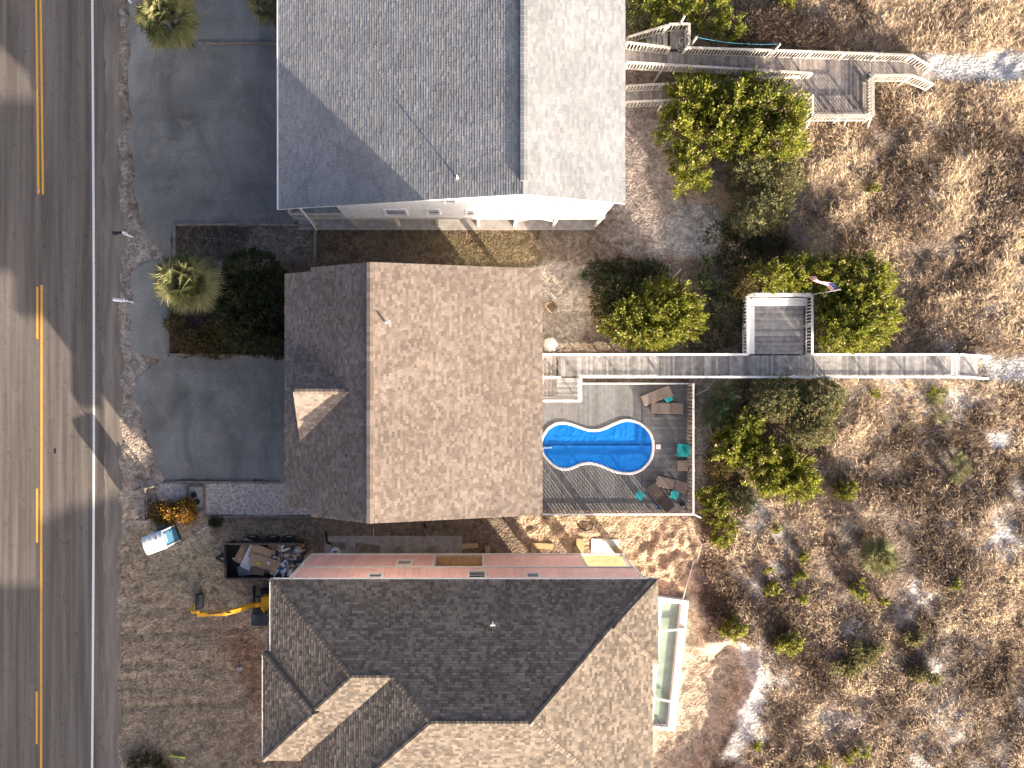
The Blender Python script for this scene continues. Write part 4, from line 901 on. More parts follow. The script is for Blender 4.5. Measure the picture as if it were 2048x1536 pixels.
o = W(1366, 1010, ZD+.2); mb = MB(); mb.lathe((o.x, o.y, ZD), [(.16, 0), (.18, .12), (.10, .2), (.05, .22)], 12); pp = thing('pool_cleaner', 'small grey pool cleaner lying in the fence corner', 'pool cleaner', (o.x, o.y, ZD)); mb.build('housing', 'machine_dark', pp, smooth=True); mb = MB(); mb.bar((o.x-.02, o.y-.1, ZD+.215), (o.x+.1, o.y-.14, ZD+.2), .05, .04); mb.build('handle', 'pvc', pp)
o = W(1166, 787, ZD+.6); tw = MB(); nn = 6
tw.add([(o.x+.03*math.sin(i*1.5)+(.0 if j == 0 else .10), o.y+.28*(i/nn-.5), ZD+.95-(0 if j == 0 else .55)) for i in range(nn+1) for j in range(2)], [(2*i, 2*i+1, 2*i+3, 2*i+2) for i in range(nn)]); t_ = tw.build('towel', 'teal_plastic'); sm = t_.modifiers.new('thick', 'SOLIDIFY'); sm.thickness = .02
tag(t_, 'pale blue towel hung over the landing rail', 'towel'); t_.location = (-.03, 0, .85)
# covered drum and open crate beside the house
o = W(1102, 689, .9); dr = thing('covered_drum', 'white plastic wrapped water tank standing against the house', 'tank', (o.x, o.y, 0)); mb = MB()
prof = [(.40, -.05), (.44, .2), (.42, .55), (.45, .8), (.40, .93), (.25, 1.0), (.1, 1.03)]; nn = 22; vs = []
for r, z in prof: vs += [(o.x+r*(1+.06*math.sin(i*2.3+z*4)+.04*math.sin(i*5))*math.cos(2*math.pi*i/nn), o.y+r*(1+.06*math.sin(i*2.3+z*4))*math.sin(2*math.pi*i/nn), z) for i in range(nn)]
mb.add(vs, [(j*nn+i, j*nn+(i+1) % nn, (j+1)*nn+(i+1) % nn, (j+1)*nn+i) for j in range(len(prof)-1) for i in range(nn)]+[tuple(range((len(prof)-1)*nn, len(prof)*nn))]); mb.build('wrap', 'canvas', dr)
mb = MB(); mb.lathe((o.x+.03, o.y, 1.0), [(.26, 0), (.26, .06), (.14, .10), (.1, .13)], 16); mb.build('lid', 'foam_white', dr)
o = W(1104, 613, .3); cr = thing('open_crate', 'open square brown wooden crate set in the sand behind the house', 'crate', (o.x, o.y, 0)); a = math.radians(42); R = Matrix.Rotation(a, 3, 'Z')
for sx, sy, lx, ly in ((1, 0, .04, .62), (-1, 0, .04, .62), (0, 1, .54, .04), (0, -1, .54, .04)):
    b = MB(); b.box(Vector((o.x, o.y, .12))+R @ Vector((sx*.29, sy*.29, 0)), (lx, ly, .34), rot=R); b.build('side', 'lumber' if sx < 0 or sy > 0 else 'piling', cr)
b = MB(); b.box((o.x, o.y, .0), (.54, .54, .06), rot=R); b.build('bottom', 'piling', cr)
# ------------------------------------------------------------------ roadside and yard things
def edging(label, segs, z=.12):
    c = XY(*segs[0][0]); root = thing('timber_edging', label, 'edging', (*c, 0))
    for a, b in segs:
        p = W(*a); q = W(*b); b_ = MB(); b_.bar((p.x, p.y, z/2-.02), (q.x, q.y, z/2-.02), .15, z+.06); b_.build('timber', 'old_timber', root, bevel=.012)
edging('weathered timber edging of the mulch bed behind the upper palms', [((398,86),(480,87)),((481,87),(600,89))])
edging('weathered timber frame of the bare soil bed beside the white house', [((349,448),(349,522)),((353,449),(490,449)),((491,449),(628,452)),((631,452),(630,515))])
edging('weathered timber frame in front of the dark hedge bed', [((337,560),(337,706)),((340,709),(480,711)),((481,711),(575,713))])
bedz = .03
sheet('pebble_bed', 'pebbles', jag(PX((312,972),(330,966),(640,966),(640,1028),(560,1030),(420,1030),(318,1008)), .05), .035)
edging('pale timber edging along the white pebble bed', [((332,964),(470,964)),((471,964),(560,965)),((390,1033),(560,1033)),((561,1033),(660,1033))])
def mailbox(px, py, ang, body, label, post=True):
    o = W(px, py); root = thing('mailbox', label, 'mailbox', (o.x, o.y, 0)); R = Matrix.Rotation(math.radians(ang), 3, 'Z'); T = lambda x, y, z: Vector((o.x, o.y, 0))+R @ Vector((x, y, z))
    b = MB(); b.box(T(0, 0, .55), (.10, .10, 1.16), rot=R); b.build('post', 'mailbox_white', root, bevel=.01)
    b = MB(); b.bar(T(-.42, 0, 1.08), T(.2, 0, 1.08), .10, .08); b.build('arm', 'mailbox_white', root, bevel=.01)
    prof = [(-.11, 1.12), (.11, 1.12), (.11, 1.26), (.085, 1.33), (.04, 1.37), (-.04, 1.37), (-.085, 1.33), (-.11, 1.26)]; n = len(prof)
    b = MB(); b.add([T(x, y, z) for x in (-.62, -.04) for y, z in prof], [tuple(range(n)), tuple(range(n, 2*n))[::-1]]+[(i, i+n, (i+1) % n+n, (i+1) % n) for i in range(n)]); bx_ = b.build('box', body, root, bevel=.008)
    b = MB(); b.box(T(-.625, 0, 1.24), (.015, .19, .2), rot=R); b.build('door', body, bx_)
    b = MB(); b.box(T(-.15, -.12, 1.34), (.03, .012, .18), rot=R); b.box(T(-.11, -.12, 1.42), (.1, .012, .05), rot=R); b.build('flag', 'mailbox_white', bx_)
    if body == 'steel_black': b = MB(); b.box(T(.06, 0, 1.22), (.16, .16, .22), rot=R); b.build('post_cap', 'mailbox_white', root)
mailbox(265, 474, 0, 'steel_black', 'black mailbox with white post beside the upper driveway'); mailbox(266, 605, -6, 'mailbox_white', 'all white mailbox in front of the fan palm'); mailbox(262, 5, 0, 'black_plastic', 'dark mailbox at the roadside by the tall upper palm')
# leaning wooden fence at the pebble bed
fz = thing('rail_fence', 'short bare wood rail fence at the roadside end of the pebble bed', 'fence', (*XY(300, 1000), 0))
for px, py in ((280,976),(301,974),(313,971),(301,1000),(301,1034),(283,1036)): p = W(px, py); ibox('post', 'old_timber', fz, (p.x, p.y, .40), (.09, .09, .95))
for a, b in (((280,976),(313,971)),((301,974),(301,1034)),((283,1036),(318,1036))):
    p, q = W(*a), W(*b)
    for z in (.35, .75): ibar('rail', 'old_timber', fz, (p.x, p.y, z), (q.x, q.y, z), .04, .10)
# pump box with two lids
o = W(393, 1000); pb = thing('septic_box', 'low timber framed box with two black round lids in the pebble bed', 'box', (o.x, o.y, 0))
for dx, dy, lx, ly in ((-.55, 0, .1, 1.9), (.55, 0, .1, 1.9), (0, .9, 1.0, .1)): b = MB(); b.box((o.x+dx, o.y+dy, .12), (lx, ly, .22)); b.build('side', 'old_timber', pb)
b = MB(); b.box((o.x, o.y-.05, .06), (1.0, 1.75, .05)); b.build('base', 'concrete', pb)
for dx, dy in ((-.12, .35), (.08, -.1)): b = MB(); b.lathe((o.x+dx, o.y+dy, .08), [(.19, 0), (.19, .07), (.15, .09), (.03, .10)], 16); b.build('lid', 'black_plastic', pb)
o = W(402, 1025); b = MB(); b.lathe((o.x, o.y, 0), [(.30, -.02), (.27, .14), (.12, .2), (.04, .21)], 16); tag(b.build('tank_cover', 'old_timber', None, smooth=True), 'domed grey tank cover beside the low pump box', 'cover')
# white plastic sign lying near the toilet
o = W(408, 1058); sg_ = thing('marker_sign', 'pale blue and white marker sign on a short stake near the portable toilet', 'sign', (o.x, o.y, 0))
b = MB(); b.bar((o.x, o.y, 0), (o.x+.02, o.y, .85), .04, .04); b.build('stake', 'pvc', sg_); b = MB(); b.box((o.x, o.y-.03, .72), (.30, .03, .36), .5); b.build('panel', 'toilet_blue', sg_); b = MB(); b.bar((o.x+.1, o.y+.1, .78), (o.x+.42, o.y+.25, .60), .05, .02); b.build('flap', 'foam_white', sg_)
# portable toilet
o = W(308, 1086, 2.2); ang = math.radians(20); R = Matrix.Rotation(ang, 3, 'Z'); T = lambda x, y, z: Vector((o.x, o.y, 0))+R @ Vector((x, y, z))
pt = thing('portable_toilet', 'blue portable toilet with rounded white roof on the bare yard', 'portable toilet', (o.x, o.y, 0))
b = MB(); b.box(T(0, 0, .08), (1.28, 1.12, .16), rot=R); b.build('base', 'machine_dark', pt)
b = MB(); b.box(T(0, 0, 1.1), (1.18, 1.04, 1.9), rot=R); b.build('cabin', 'toilet_blue', pt)
for x in (-1, 1):
    for y in (-1, 1): b = MB(); b.box(T(x*.57, y*.5, 1.1), (.1, .1, 1.96), rot=R); b.build('corner_post', 'toilet_white', pt, bevel=.02)
n = 12; b = MB(); vs = []
for x in (-.66, .66):
    for i in range(n+1): t = i/n*2-1; vs.append(T(x, t*.58, 2.06+.24*math.sqrt(max(0, 1-t*t*.96))))
b.add(vs, [(i, i+1, n+2+i, n+1+i) for i in range(n)]+[tuple(range(n+1))[::-1], tuple(range(n+1, 2*n+2)), (0, n+1, 2*n+1, n)]); rf_ = b.build('roof', 'toilet_white', pt)
for x in (-.35, 0, .35):
    b = MB(); pts = [T(x, (i/n*2-1)*.585, 2.07+.245*math.sqrt(max(0, 1-(i/n*2-1)**2*.96))) for i in range(n+1)]; b.path(pts, .018, 5); b.build('roof_rib', 'toilet_white', rf_)
b = MB(); b.tube(T(.3, .25, 2.2), T(.3, .25, 2.42), .045); b.build('vent_pipe', 'machine_dark', pt)
b = MB(); b.box(T(.605, 0, 1.1), (.03, .72, 1.75), rot=R); dr_ = b.build('door', 'toilet_blue', pt, bevel=.01); b = MB(); b.box(T(.63, .28, 1.05), (.04, .05, .16), rot=R); b.build('handle', 'machine_dark', dr_)
b = MB()
for z in (1.75, 1.82, 1.89): b.box(T(.62, 0, z), (.02, .5, .03), rot=R)
b.build('door_vent', 'toilet_white', dr_)
for z in (.6, 1.2): b = MB(); b.box(T(0, .53, z), (1.0, .03, .05), rot=R); b.build('wall_rib', 'toilet_blue', pt)

# dump trailer with debris
TX0, TX1, TY1, TY0 = XY(451, 0, 1.5)[0], XY(603, 0, 1.5)[0], XY(0, 1088, 1.5)[1], XY(0, 1158, 1.5)[1]; tcx, tcy = (TX0+TX1)/2, (TY0+TY1)/2
tr = thing('dump_trailer', 'black steel dump trailer loaded with torn cardboard and building waste', 'trailer', (tcx, tcy, 0))
TF = .72
b = MB(); b.box((tcx, tcy, TF-.05), (TX1-TX0, TY1-TY0, .10)); b.build('bed', 'steel_black', tr)
for y in (TY0, TY1):
    b = MB(); b.box((tcx, y, (TF+1.46)/2), (TX1-TX0, .06, 1.46-TF)); sd_ = b.build('side_wall', 'steel_black', tr)
    b = MB(); b.box((tcx, y, 1.49), (TX1-TX0+.08, .11, .07)); b.build('top_rim', 'steel_rust', sd_)
    for i in range(6): ibox('rib', 'steel_black', sd_, (TX0+.3+i*(TX1-TX0-.6)/5, y+(.07 if y == TY1 else -.07), 1.08), (.07, .06, .7))
b = MB(); b.box((TX0, tcy, (TF+1.46)/2), (.06, TY1-TY0-.08, 1.46-TF)); b.box((TX0, tcy, 1.52), (.12, TY1-TY0-.1, .07)); b.build('front_wall', 'steel_black', tr)
b = MB(); b.box((TX1, tcy, (TF+1.4)/2), (.06, TY1-TY0-.08, 1.4-TF)); b.build('tailgate', 'steel_rust', tr)
for y in (tcy-.5, tcy+.5): b = MB(); b.bar((TX0-.05, y, .55), (TX1, y, .55), .10, .16); b.build('frame_rail', 'steel_black', tr)
b = MB(); b.bar((TX0, tcy-.5, .55), (TX0-1.0, tcy, .52), .08, .1); b.bar((TX0, tcy+.5, .55), (TX0-1.0, tcy, .52), .08, .1); tg = b.build('tongue', 'steel_black', tr)
b = MB(); b.tube((TX0-.75, tcy, .05), (TX0-.75, tcy, .95), .04); b.box((TX0-.75, tcy, .03), (.2, .2, .06)); b.build('jack', 'steel_black', tg)
b = MB(); b.box((TX0-1.05, tcy, .55), (.2, .1, .1)); b.build('coupler', 'grey_steel', tg)
for x in (XY(505, 0, .4)[0], XY(546, 0, .4)[0], XY(578, 0, .4)[0]):
    for s in (-1, 1):
        y = tcy+s*((TY1-TY0)/2+.14)
        b = MB(); n = 20; prof = [(.22, -.11), (.34, -.12), (.385, -.07), (.385, .07), (.34, .12), (.22, .11)]; vs = []
        for r, w_ in prof: vs += [(x+r*math.cos(2*math.pi*i/n), y+w_, .385+r*math.sin(2*math.pi*i/n)) for i in range(n)]
        b.add(vs, [(j*n+i, j*n+(i+1) % n, (j+1)*n+(i+1) % n, (j+1)*n+i) for j in range(5) for i in range(n)]); wh = b.build('wheel', 'rubber', tr)
        b = MB(); b.tube((x, y-.08, .385), (x, y+.08, .385), .225, .225, 18); b.tube((x, y-.1, .385), (x, y+.1, .385), .07, .07, 10); b.build('rim', 'rim_grey', wh)
        b = MB(); b.box((x, y, .80), (.72, .26, .03)); b.box((x-.37, y, .73), (.03, .26, .16)); b.box((x+.37, y, .73), (.03, .26, .16)); b.build('fender', 'steel_black', tr)
def debris(name, label, cat, mat, px, py, z, sx, sy, th, ang, tilt=(0, 0), group=None):
    o = W(px, py, z); b = MB(); R = Matrix.Rotation(math.radians(ang), 3, 'Z') @ Matrix.Rotation(math.radians(tilt[0]), 3, 'X') @ Matrix.Rotation(math.radians(tilt[1]), 3, 'Y')
    b.box((0, 0, 0), (sx, sy, th), rot=R); ob = b.build(name, mat); ob.location = o; return tag(ob, label, cat, group)
debris('cardboard_sheet', 'large brown cardboard sheet under the white board in the trailer', 'cardboard', 'cardboard', 493, 1105, .90, 1.6, 1.0, .03, 62, (3, 4))
debris('foam_board', 'white foam board leaning across the middle of the trailer load', 'board', 'foam_white', 502, 1113, 1.04, 1.75, .75, .04, 64, (2, -4))
debris('cardboard_sheet', 'flattened cardboard box with torn flap on top of the load', 'cardboard', 'cardboard', 521, 1107, 1.12, 1.35, .95, .03, -22, (3, 2))
debris('folded_carton', 'folded cardboard panel with lime spot and white labels', 'cardboard', 'cardboard', 527, 1125, 1.18, 1.75, .75, .04, -17, (-2, 2))
debris('grey_sheet', 'crumpled grey membrane sheet at the front of the load', 'sheet', 'grey_board', 490, 1141, .95, .95, .62, .03, 8, (3, -5))
debris('cardboard_sheet', 'small brown cardboard sheet beside the grey membrane', 'cardboard', 'cardboard', 517, 1143, 1.0, .7, .45, .03, -8, (2, 3))
debris('blue_board', 'bright blue foam board standing out among the waste', 'board', 'blue_board', 561, 1138, 1.08, 1.15, .55, .04, 42, (5, -4))
debris('plywood_strip', 'brown plywood strip beside the blue board', 'board', 'lumber', 551, 1136, 1.16, .95, .28, .03, 58, (3, 3))
debris('cardboard_sheet', 'wide brown cardboard lining against the north side of the trailer', 'cardboard', 'cardboard', 560, 1095, 1.0, 1.5, .6, .03, -3, (18, 0))
debris('white_lath', 'thin white strip of trim at the dark front end of the trailer', 'lath', 'foam_white', 473, 1118, .95, .5, .09, .03, -8)
debris('lime_scrap', 'small lime green scrap lying on the cardboard panel', 'scrap', 'lime_plastic', 516, 1127, 1.24, .16, .16, .05, 20)
debris('paper_label', 'small white paper scrap on the cardboard panel', 'scrap', 'foam_white', 537, 1126, 1.24, .13, .18, .02, 5)
for i in range(78):
    px = random.uniform(545, 604); py = random.uniform(1092, 1152)
    mt = random.choice(['foam_white', 'foam_white', 'cardboard', 'grey_board', 'lumber', 'foam_white', 'steel_black', 'canvas'])
    debris('scrap', 'small torn scrap in the tangled heap at the rear of the trailer', 'scrap', mt, px, py, 1.0+random.uniform(0, .42), random.uniform(.12, .5), random.uniform(.04, .22), .03, random.uniform(0, 180), (random.uniform(-25, 25), random.uniform(-25, 25)), 'scraps in the trailer')
b = MB(); b.box((tcx+1.55, tcy, TF+.16), (1.6, 1.9, .32)); b.box((tcx-.3, tcy-.05, TF+.10), (2.6, 1.7, .2), .05); tag(b.build('rubble_heap', 'grey_board'), 'dark rubble filling the bottom of the trailer bed', 'rubble')

# mini excavator
o = W(541, 1212, 1.2); ex = thing('mini_excavator', 'yellow mini excavator with folded boom beside the pink house', 'excavator', (o.x, o.y, 0)); T = lambda x, y, z: Vector((o.x+x, o.y+y, z))
def track(y):
    b = MB(); n = 24; L = .62; r = .27; pts = []
    for i in range(n):
        t = i/n*2*math.pi; pts.append((math.copysign(L, math.cos(t))*(1 if abs(math.cos(t)) > .05 else 0)+r*math.cos(t), r+r*math.sin(t)))
    vs = [T(x, y+s*.16, z) for s in (-1, 1) for x, z in pts]
    b.add(vs, [(i, (i+1) % n, n+(i+1) % n, n+i) for i in range(n)]+[tuple(range(n))[::-1], tuple(range(n, 2*n))]); tk = b.build('track', 'rubber', ex)
    for i in range(16): ibox('track_pad', 'machine_dark', tk, T(-.75+i*.1, y, .545), (.055, .34, .03))
track(.62); track(-.62)
b = MB(); b.box(T(0, 0, .40), (1.0, .95, .22)); b.build('undercarriage', 'machine_dark', ex)
b = MB(); b.tube(T(0, 0, .5), T(0, 0, .64), .36, .36, 18); b.build('turntable', 'machine_dark', ex)
b = MB(); b.prism([(o.x-.62, o.y-.15), (o.x-.55, o.y+.60), (o.x+.5, o.y+.66), (o.x+.85, o.y+.35), (o.x+.85, o.y-.35), (o.x+.4, o.y-.66), (o.x-.2, o.y-.66)], .64, 1.28); b.build('engine_cover', 'machine_yellow', ex, bevel=.04)
b = MB(); b.box(T(-.15, .30, 1.32), (.7, .5, .08)); b.build('hood', 'machine_yellow', ex, bevel=.03)
b = MB(); b.box(T(-.42, -.52, 2.22), (.95, .78, .08)); b.build('cab_roof', 'machine_dark', ex, bevel=.04)
for sx in (-.85, .02):
    for sy in (-.87, -.17): ibox('cab_pillar', 'machine_dark', ex, T(sx, sy, 1.46), (.06, .06, 1.5))
b = MB(); b.box(T(-.42, -.52, .95), (.95, .78, .5)); b.build('cab_body', 'machine_dark', ex, bevel=.02)
b = MB(); b.box(T(-.15, -.52, 1.3), (.4, .45, .12)); b.box(T(.04, -.52, 1.55), (.1, .45, .5)); b.build('seat', 'black_plastic', ex, bevel=.03)
for sx in (-.88, .04): b = MB(); b.box(T(sx, -.52, 1.7), (.02, .64, .9)); b.build('cab_window', 'glass', ex)
b = MB(); b.bar(T(-.9, -.9, 1.5), T(-1.25, -1.05, 1.5), .03, .03); b.box(T(-1.3, -1.06, 1.5), (.06, .2, .12), .5); b.build('mirror', 'grey_steel', ex)
b = MB(); b.bar(T(-1.32, -.95, .30), T(-1.32, .95, .30), .06, .42); bl_ = b.build('dozer_blade', 'machine_dark', ex)
for y in (-.3, .3): b = MB(); b.bar(T(-1.3, y, .3), T(-.4, y, .36), .09, .1); b.build('blade_arm', 'machine_dark', bl_)
def beam(name, pts, wd, hts, mat):
    b = MB(); n = len(pts); vs = []
    for i, p in enumerate(pts):
        a = pts[max(0, i-1)]; c = pts[min(n-1, i+1)]; t = (Vector(c)-Vector(a)).normalized(); y = Vector((0, 0, 1)).cross(t).normalized(); z = t.cross(y); h = hts[i]
        vs += [Vector(p)+y*wd/2-z*h/2, Vector(p)-y*wd/2-z*h/2, Vector(p)-y*wd/2+z*h/2, Vector(p)+y*wd/2+z*h/2]
    return b.add(vs, [(i*4+j, i*4+(j+1) % 4, i*4+4+(j+1) % 4, i*4+4+j) for i in range(n-1) for j in range(4)]+[(3, 2, 1, 0), tuple(n*4-4+j for j in range(4))]).build(name, mat, ex, bevel=.015)
P = lambda px, py, z: W(px, py, z)
bm = beam('boom', [T(-.55, .02, .85), P(497, 1212, 1.5), P(478, 1219, 2.0), P(452, 1226, 2.15), P(425, 1227, 1.95), P(396, 1229, 1.65)], .24, [.24, .32, .36, .32, .26, .2], 'machine_yellow')
b = MB(); b.tube(P(505, 1211, .95), P(465, 1219, 1.75), .055, .055, 8); b.build('hydraulic_cylinder', 'machine_dark', ex)
b = MB(); b.tube(P(462, 1225, 2.33), P(415, 1227, 2.08), .04, .04, 8); b.build('hydraulic_cylinder', 'machine_dark', ex)
beam('stick', [P(398, 1224, 1.85), P(386, 1224, 1.7), P(383, 1219, 1.1), P(386, 1212, .62)], .15, [.16, .22, .2, .14], 'machine_yellow')
b = MB(); b.tube(P(392, 1215, 1.5), P(400, 1209, .75), .035, .035, 8); b.build('hydraulic_cylinder', 'grey_steel', ex)
q = W(399, 1201, .3); b = MB(); n = 9; vs = []
for s in (-.45, .45): vs += [(q.x+.27*math.cos(2.6-3.9*i/(n-1)), q.y+s, .34+.30*math.sin(2.6-3.9*i/(n-1))) for i in range(n)]
b.add(vs, [(i, i+1, n+i+1, n+i) for i in range(n-1)]); bk_ = b.build('bucket', 'machine_dark', ex); sm = bk_.modifiers.new('t', 'SOLIDIFY'); sm.thickness = .03
for s in (-.45, .45): b = MB(); b.add([(q.x+.27*math.cos(2.6-3.9*i/(n-1)), q.y+s, .34+.30*math.sin(2.6-3.9*i/(n-1))) for i in range(n)], [tuple(range(n))]); e_ = b.build('bucket_side', 'machine_dark', bk_); e_.modifiers.new('t', 'SOLIDIFY').thickness = .03
b = MB(); b.box((q.x+.32, q.y, .16), (.06, .95, .05)); b.build('cutting_edge', 'grey_steel', bk_)

# odds and ends between the houses
def curve_tube(name, label, cat, pts, r, mat, n=6):
    b = MB(); b.path(pts, r, n); return tag(b.build(name, mat), label, cat)
def gp(px, py, dz): p = W(px, py); return Vector((p.x, p.y, gz(p.x, p.y)+dz))
curve_tube('drain_pipe', 'black corrugated pipe bent in an L beside the concrete slab', 'pipe', [gp(652,1062,.06), gp(654,1082,.06), gp(656,1086,.06), gp(664,1087,.06)], .09, 'hose_black', 8)
curve_tube('drain_pipe', 'short black pipe offcut lying below the tan roof', 'pipe', [gp(848,1046,.06), gp(852,1056,.06)], .10, 'hose_black', 8)
curve_tube('loose_cable', 'thin pale cable curling over the sand toward the pink house', 'cable', [gp(747,1056,.03), gp(748,1075,.03), gp(757,1087,.03), gp(772,1093,.03)], .02, 'canvas', 5)
curve_tube('black_hose', 'black hose looped on the bright dug sand', 'hose', [gp(1155,1046,.05), gp(1160,1056,.05), gp(1172,1062,.05), gp(1183,1058,.05), gp(1187,1047,.05)], .04, 'hose_black')
curve_tube('white_pipe', 'thin white pipe leaning from the unfinished pool toward the dune', 'pipe', [gp(1386,1122,.05), W(1364,1204,.32)], .03, 'pvc')
b = MB(); o = W(677, 1091); b.box((o.x, o.y, .06), (1.0, .45, .10)); b.box((o.x+1.9, o.y-.15, .05), (1.6, .5, .07), -.1); tag(b.build('plank_stack', 'old_timber'), 'old grey planks lying beside the black L shaped pipe', 'planks')
o = W(672, 1103); sk = thing('cement_bag', 'white and blue bag lying at the corner of the pink house', 'bag', (o.x, o.y, .04)); b = MB(); b.lathe((o.x, o.y, .02), [(.25, 0), (.33, .08), (.26, .17), (.05, .2)], 12); b.build('sack', 'foam_white', sk, smooth=True); b = MB(); b.box((o.x-.03, o.y+.03, .22), (.26, .14, .02), .2); b.build('print', 'blue_plastic', sk)
for px, py, sx, sy, lab in ((1085,1092,1.4,.35,'long lumber board on the ground below the pink wall'), (1160,1093,.5,1.0,'pale plywood offcut on the sand under the pink house'), (940,1092,1.0,.3,'short plank lying by the pilings of the pink house'), (1210,1092,1.8,.9,'wide plywood sheet on the bright sand by the pink house corner')):
    o = W(px, py); debris('lumber_board', lab, 'board', 'lumber' if sx < 1.5 else 'canvas', px, py, gz(o.x, o.y)+.05, sx, sy, .05, random.uniform(-6, 6))
o = W(480, 1337); b = MB(); b.lathe((o.x, o.y, gz(o.x, o.y)-.02), [(.11, 0), (.13, .2), (.14, .22), (.12, .22), (.10, .03)], 12); tag(b.build('plastic_pail', 'foam_white'), 'small white pail standing alone in the churned yard', 'pail')
o = W(356, 1512); st_ = thing('survey_stakes', 'bundle of lime yellow stakes lying in the yard', 'stakes', (o.x, o.y, 0))
for i in range(5): a_ = -.5+.28*i; b = MB(); b.bar((o.x-.5*math.cos(a_*.6), o.y-.3*math.sin(a_)+.06*i, .05+.03*i), (o.x+.5*math.cos(a_*.6), o.y+.3*math.sin(a_)-.04*i, .06+.03*i), .05, .03); b.build('stake', 'lime_plastic' if i != 2 else 'foam_white', st_)
# unfinished pool of the pink house
q = [W(1310, 1193, .35), W(1378, 1202, .35), W(1350, 1463, .35), W(1290, 1457, .35)]
sp = thing('pool_shell', 'white rectangular pool shell with green water beside the pink house', 'pool', (q[0].x+1, q[0].y-4, -.5)); b = MB()
def quad_in(P, d0, d1):           # inset along the two axes
    ux = (P[1]-P[0]).normalized(); uy = (P[3]-P[0]).normalized(); return [P[0]+ux*d0+uy*d1, P[1]-ux*d0+uy*d1, P[2]-ux*d0-uy*d1, P[3]+ux*d0-uy*d1]
i1 = quad_in(q, .45, .22); i2 = quad_in(q, .52, .30)
rings = [[p-Vector((0, 0, 1.0)) for p in q], q, i1, [p-Vector((0, 0, .10)) for p in i1], [p-Vector((0, 0, .10)) for p in i2], [p-Vector((0, 0, .8)) for p in i2]]
b.add([v_ for r in rings for v_ in r], [(r*4+i, r*4+(i+1) % 4, r*4+4+(i+1) % 4, r*4+4+i) for r in range(5) for i in range(4)]+[(20, 21, 22, 23)]); b.build('shell', 'pool_shell', sp)
b = MB(); b.add([p-Vector((0, 0, .22)) for p in i2], [(3, 2, 1, 0)]); wt = b.build('water', 'water_green', sp)
if wt.data.polygons[0].normal.z < 0: wt.data.flip_normals()
for (a, c, lab) in (((1305,1263),(1371,1258),'pale lumber beam laid across the pool shell near its upper end'), ((1300,1394),(1341,1403),'white beam laid across the pool shell near its lower end')):
    p0 = W(*a, .40); p1 = W(*c, .40); b = MB(); b.bar(p0, p1, .14, .09); tag(b.build('cross_beam', 'canvas'), lab, 'beam')
curve_tube('thin_hose', 'thin dark hose hanging over the lower rim of the pool shell', 'hose', [W(1310,1430,.30), W(1318,1445,.38), W(1327,1460,.39)], .018, 'hose_black', 5)

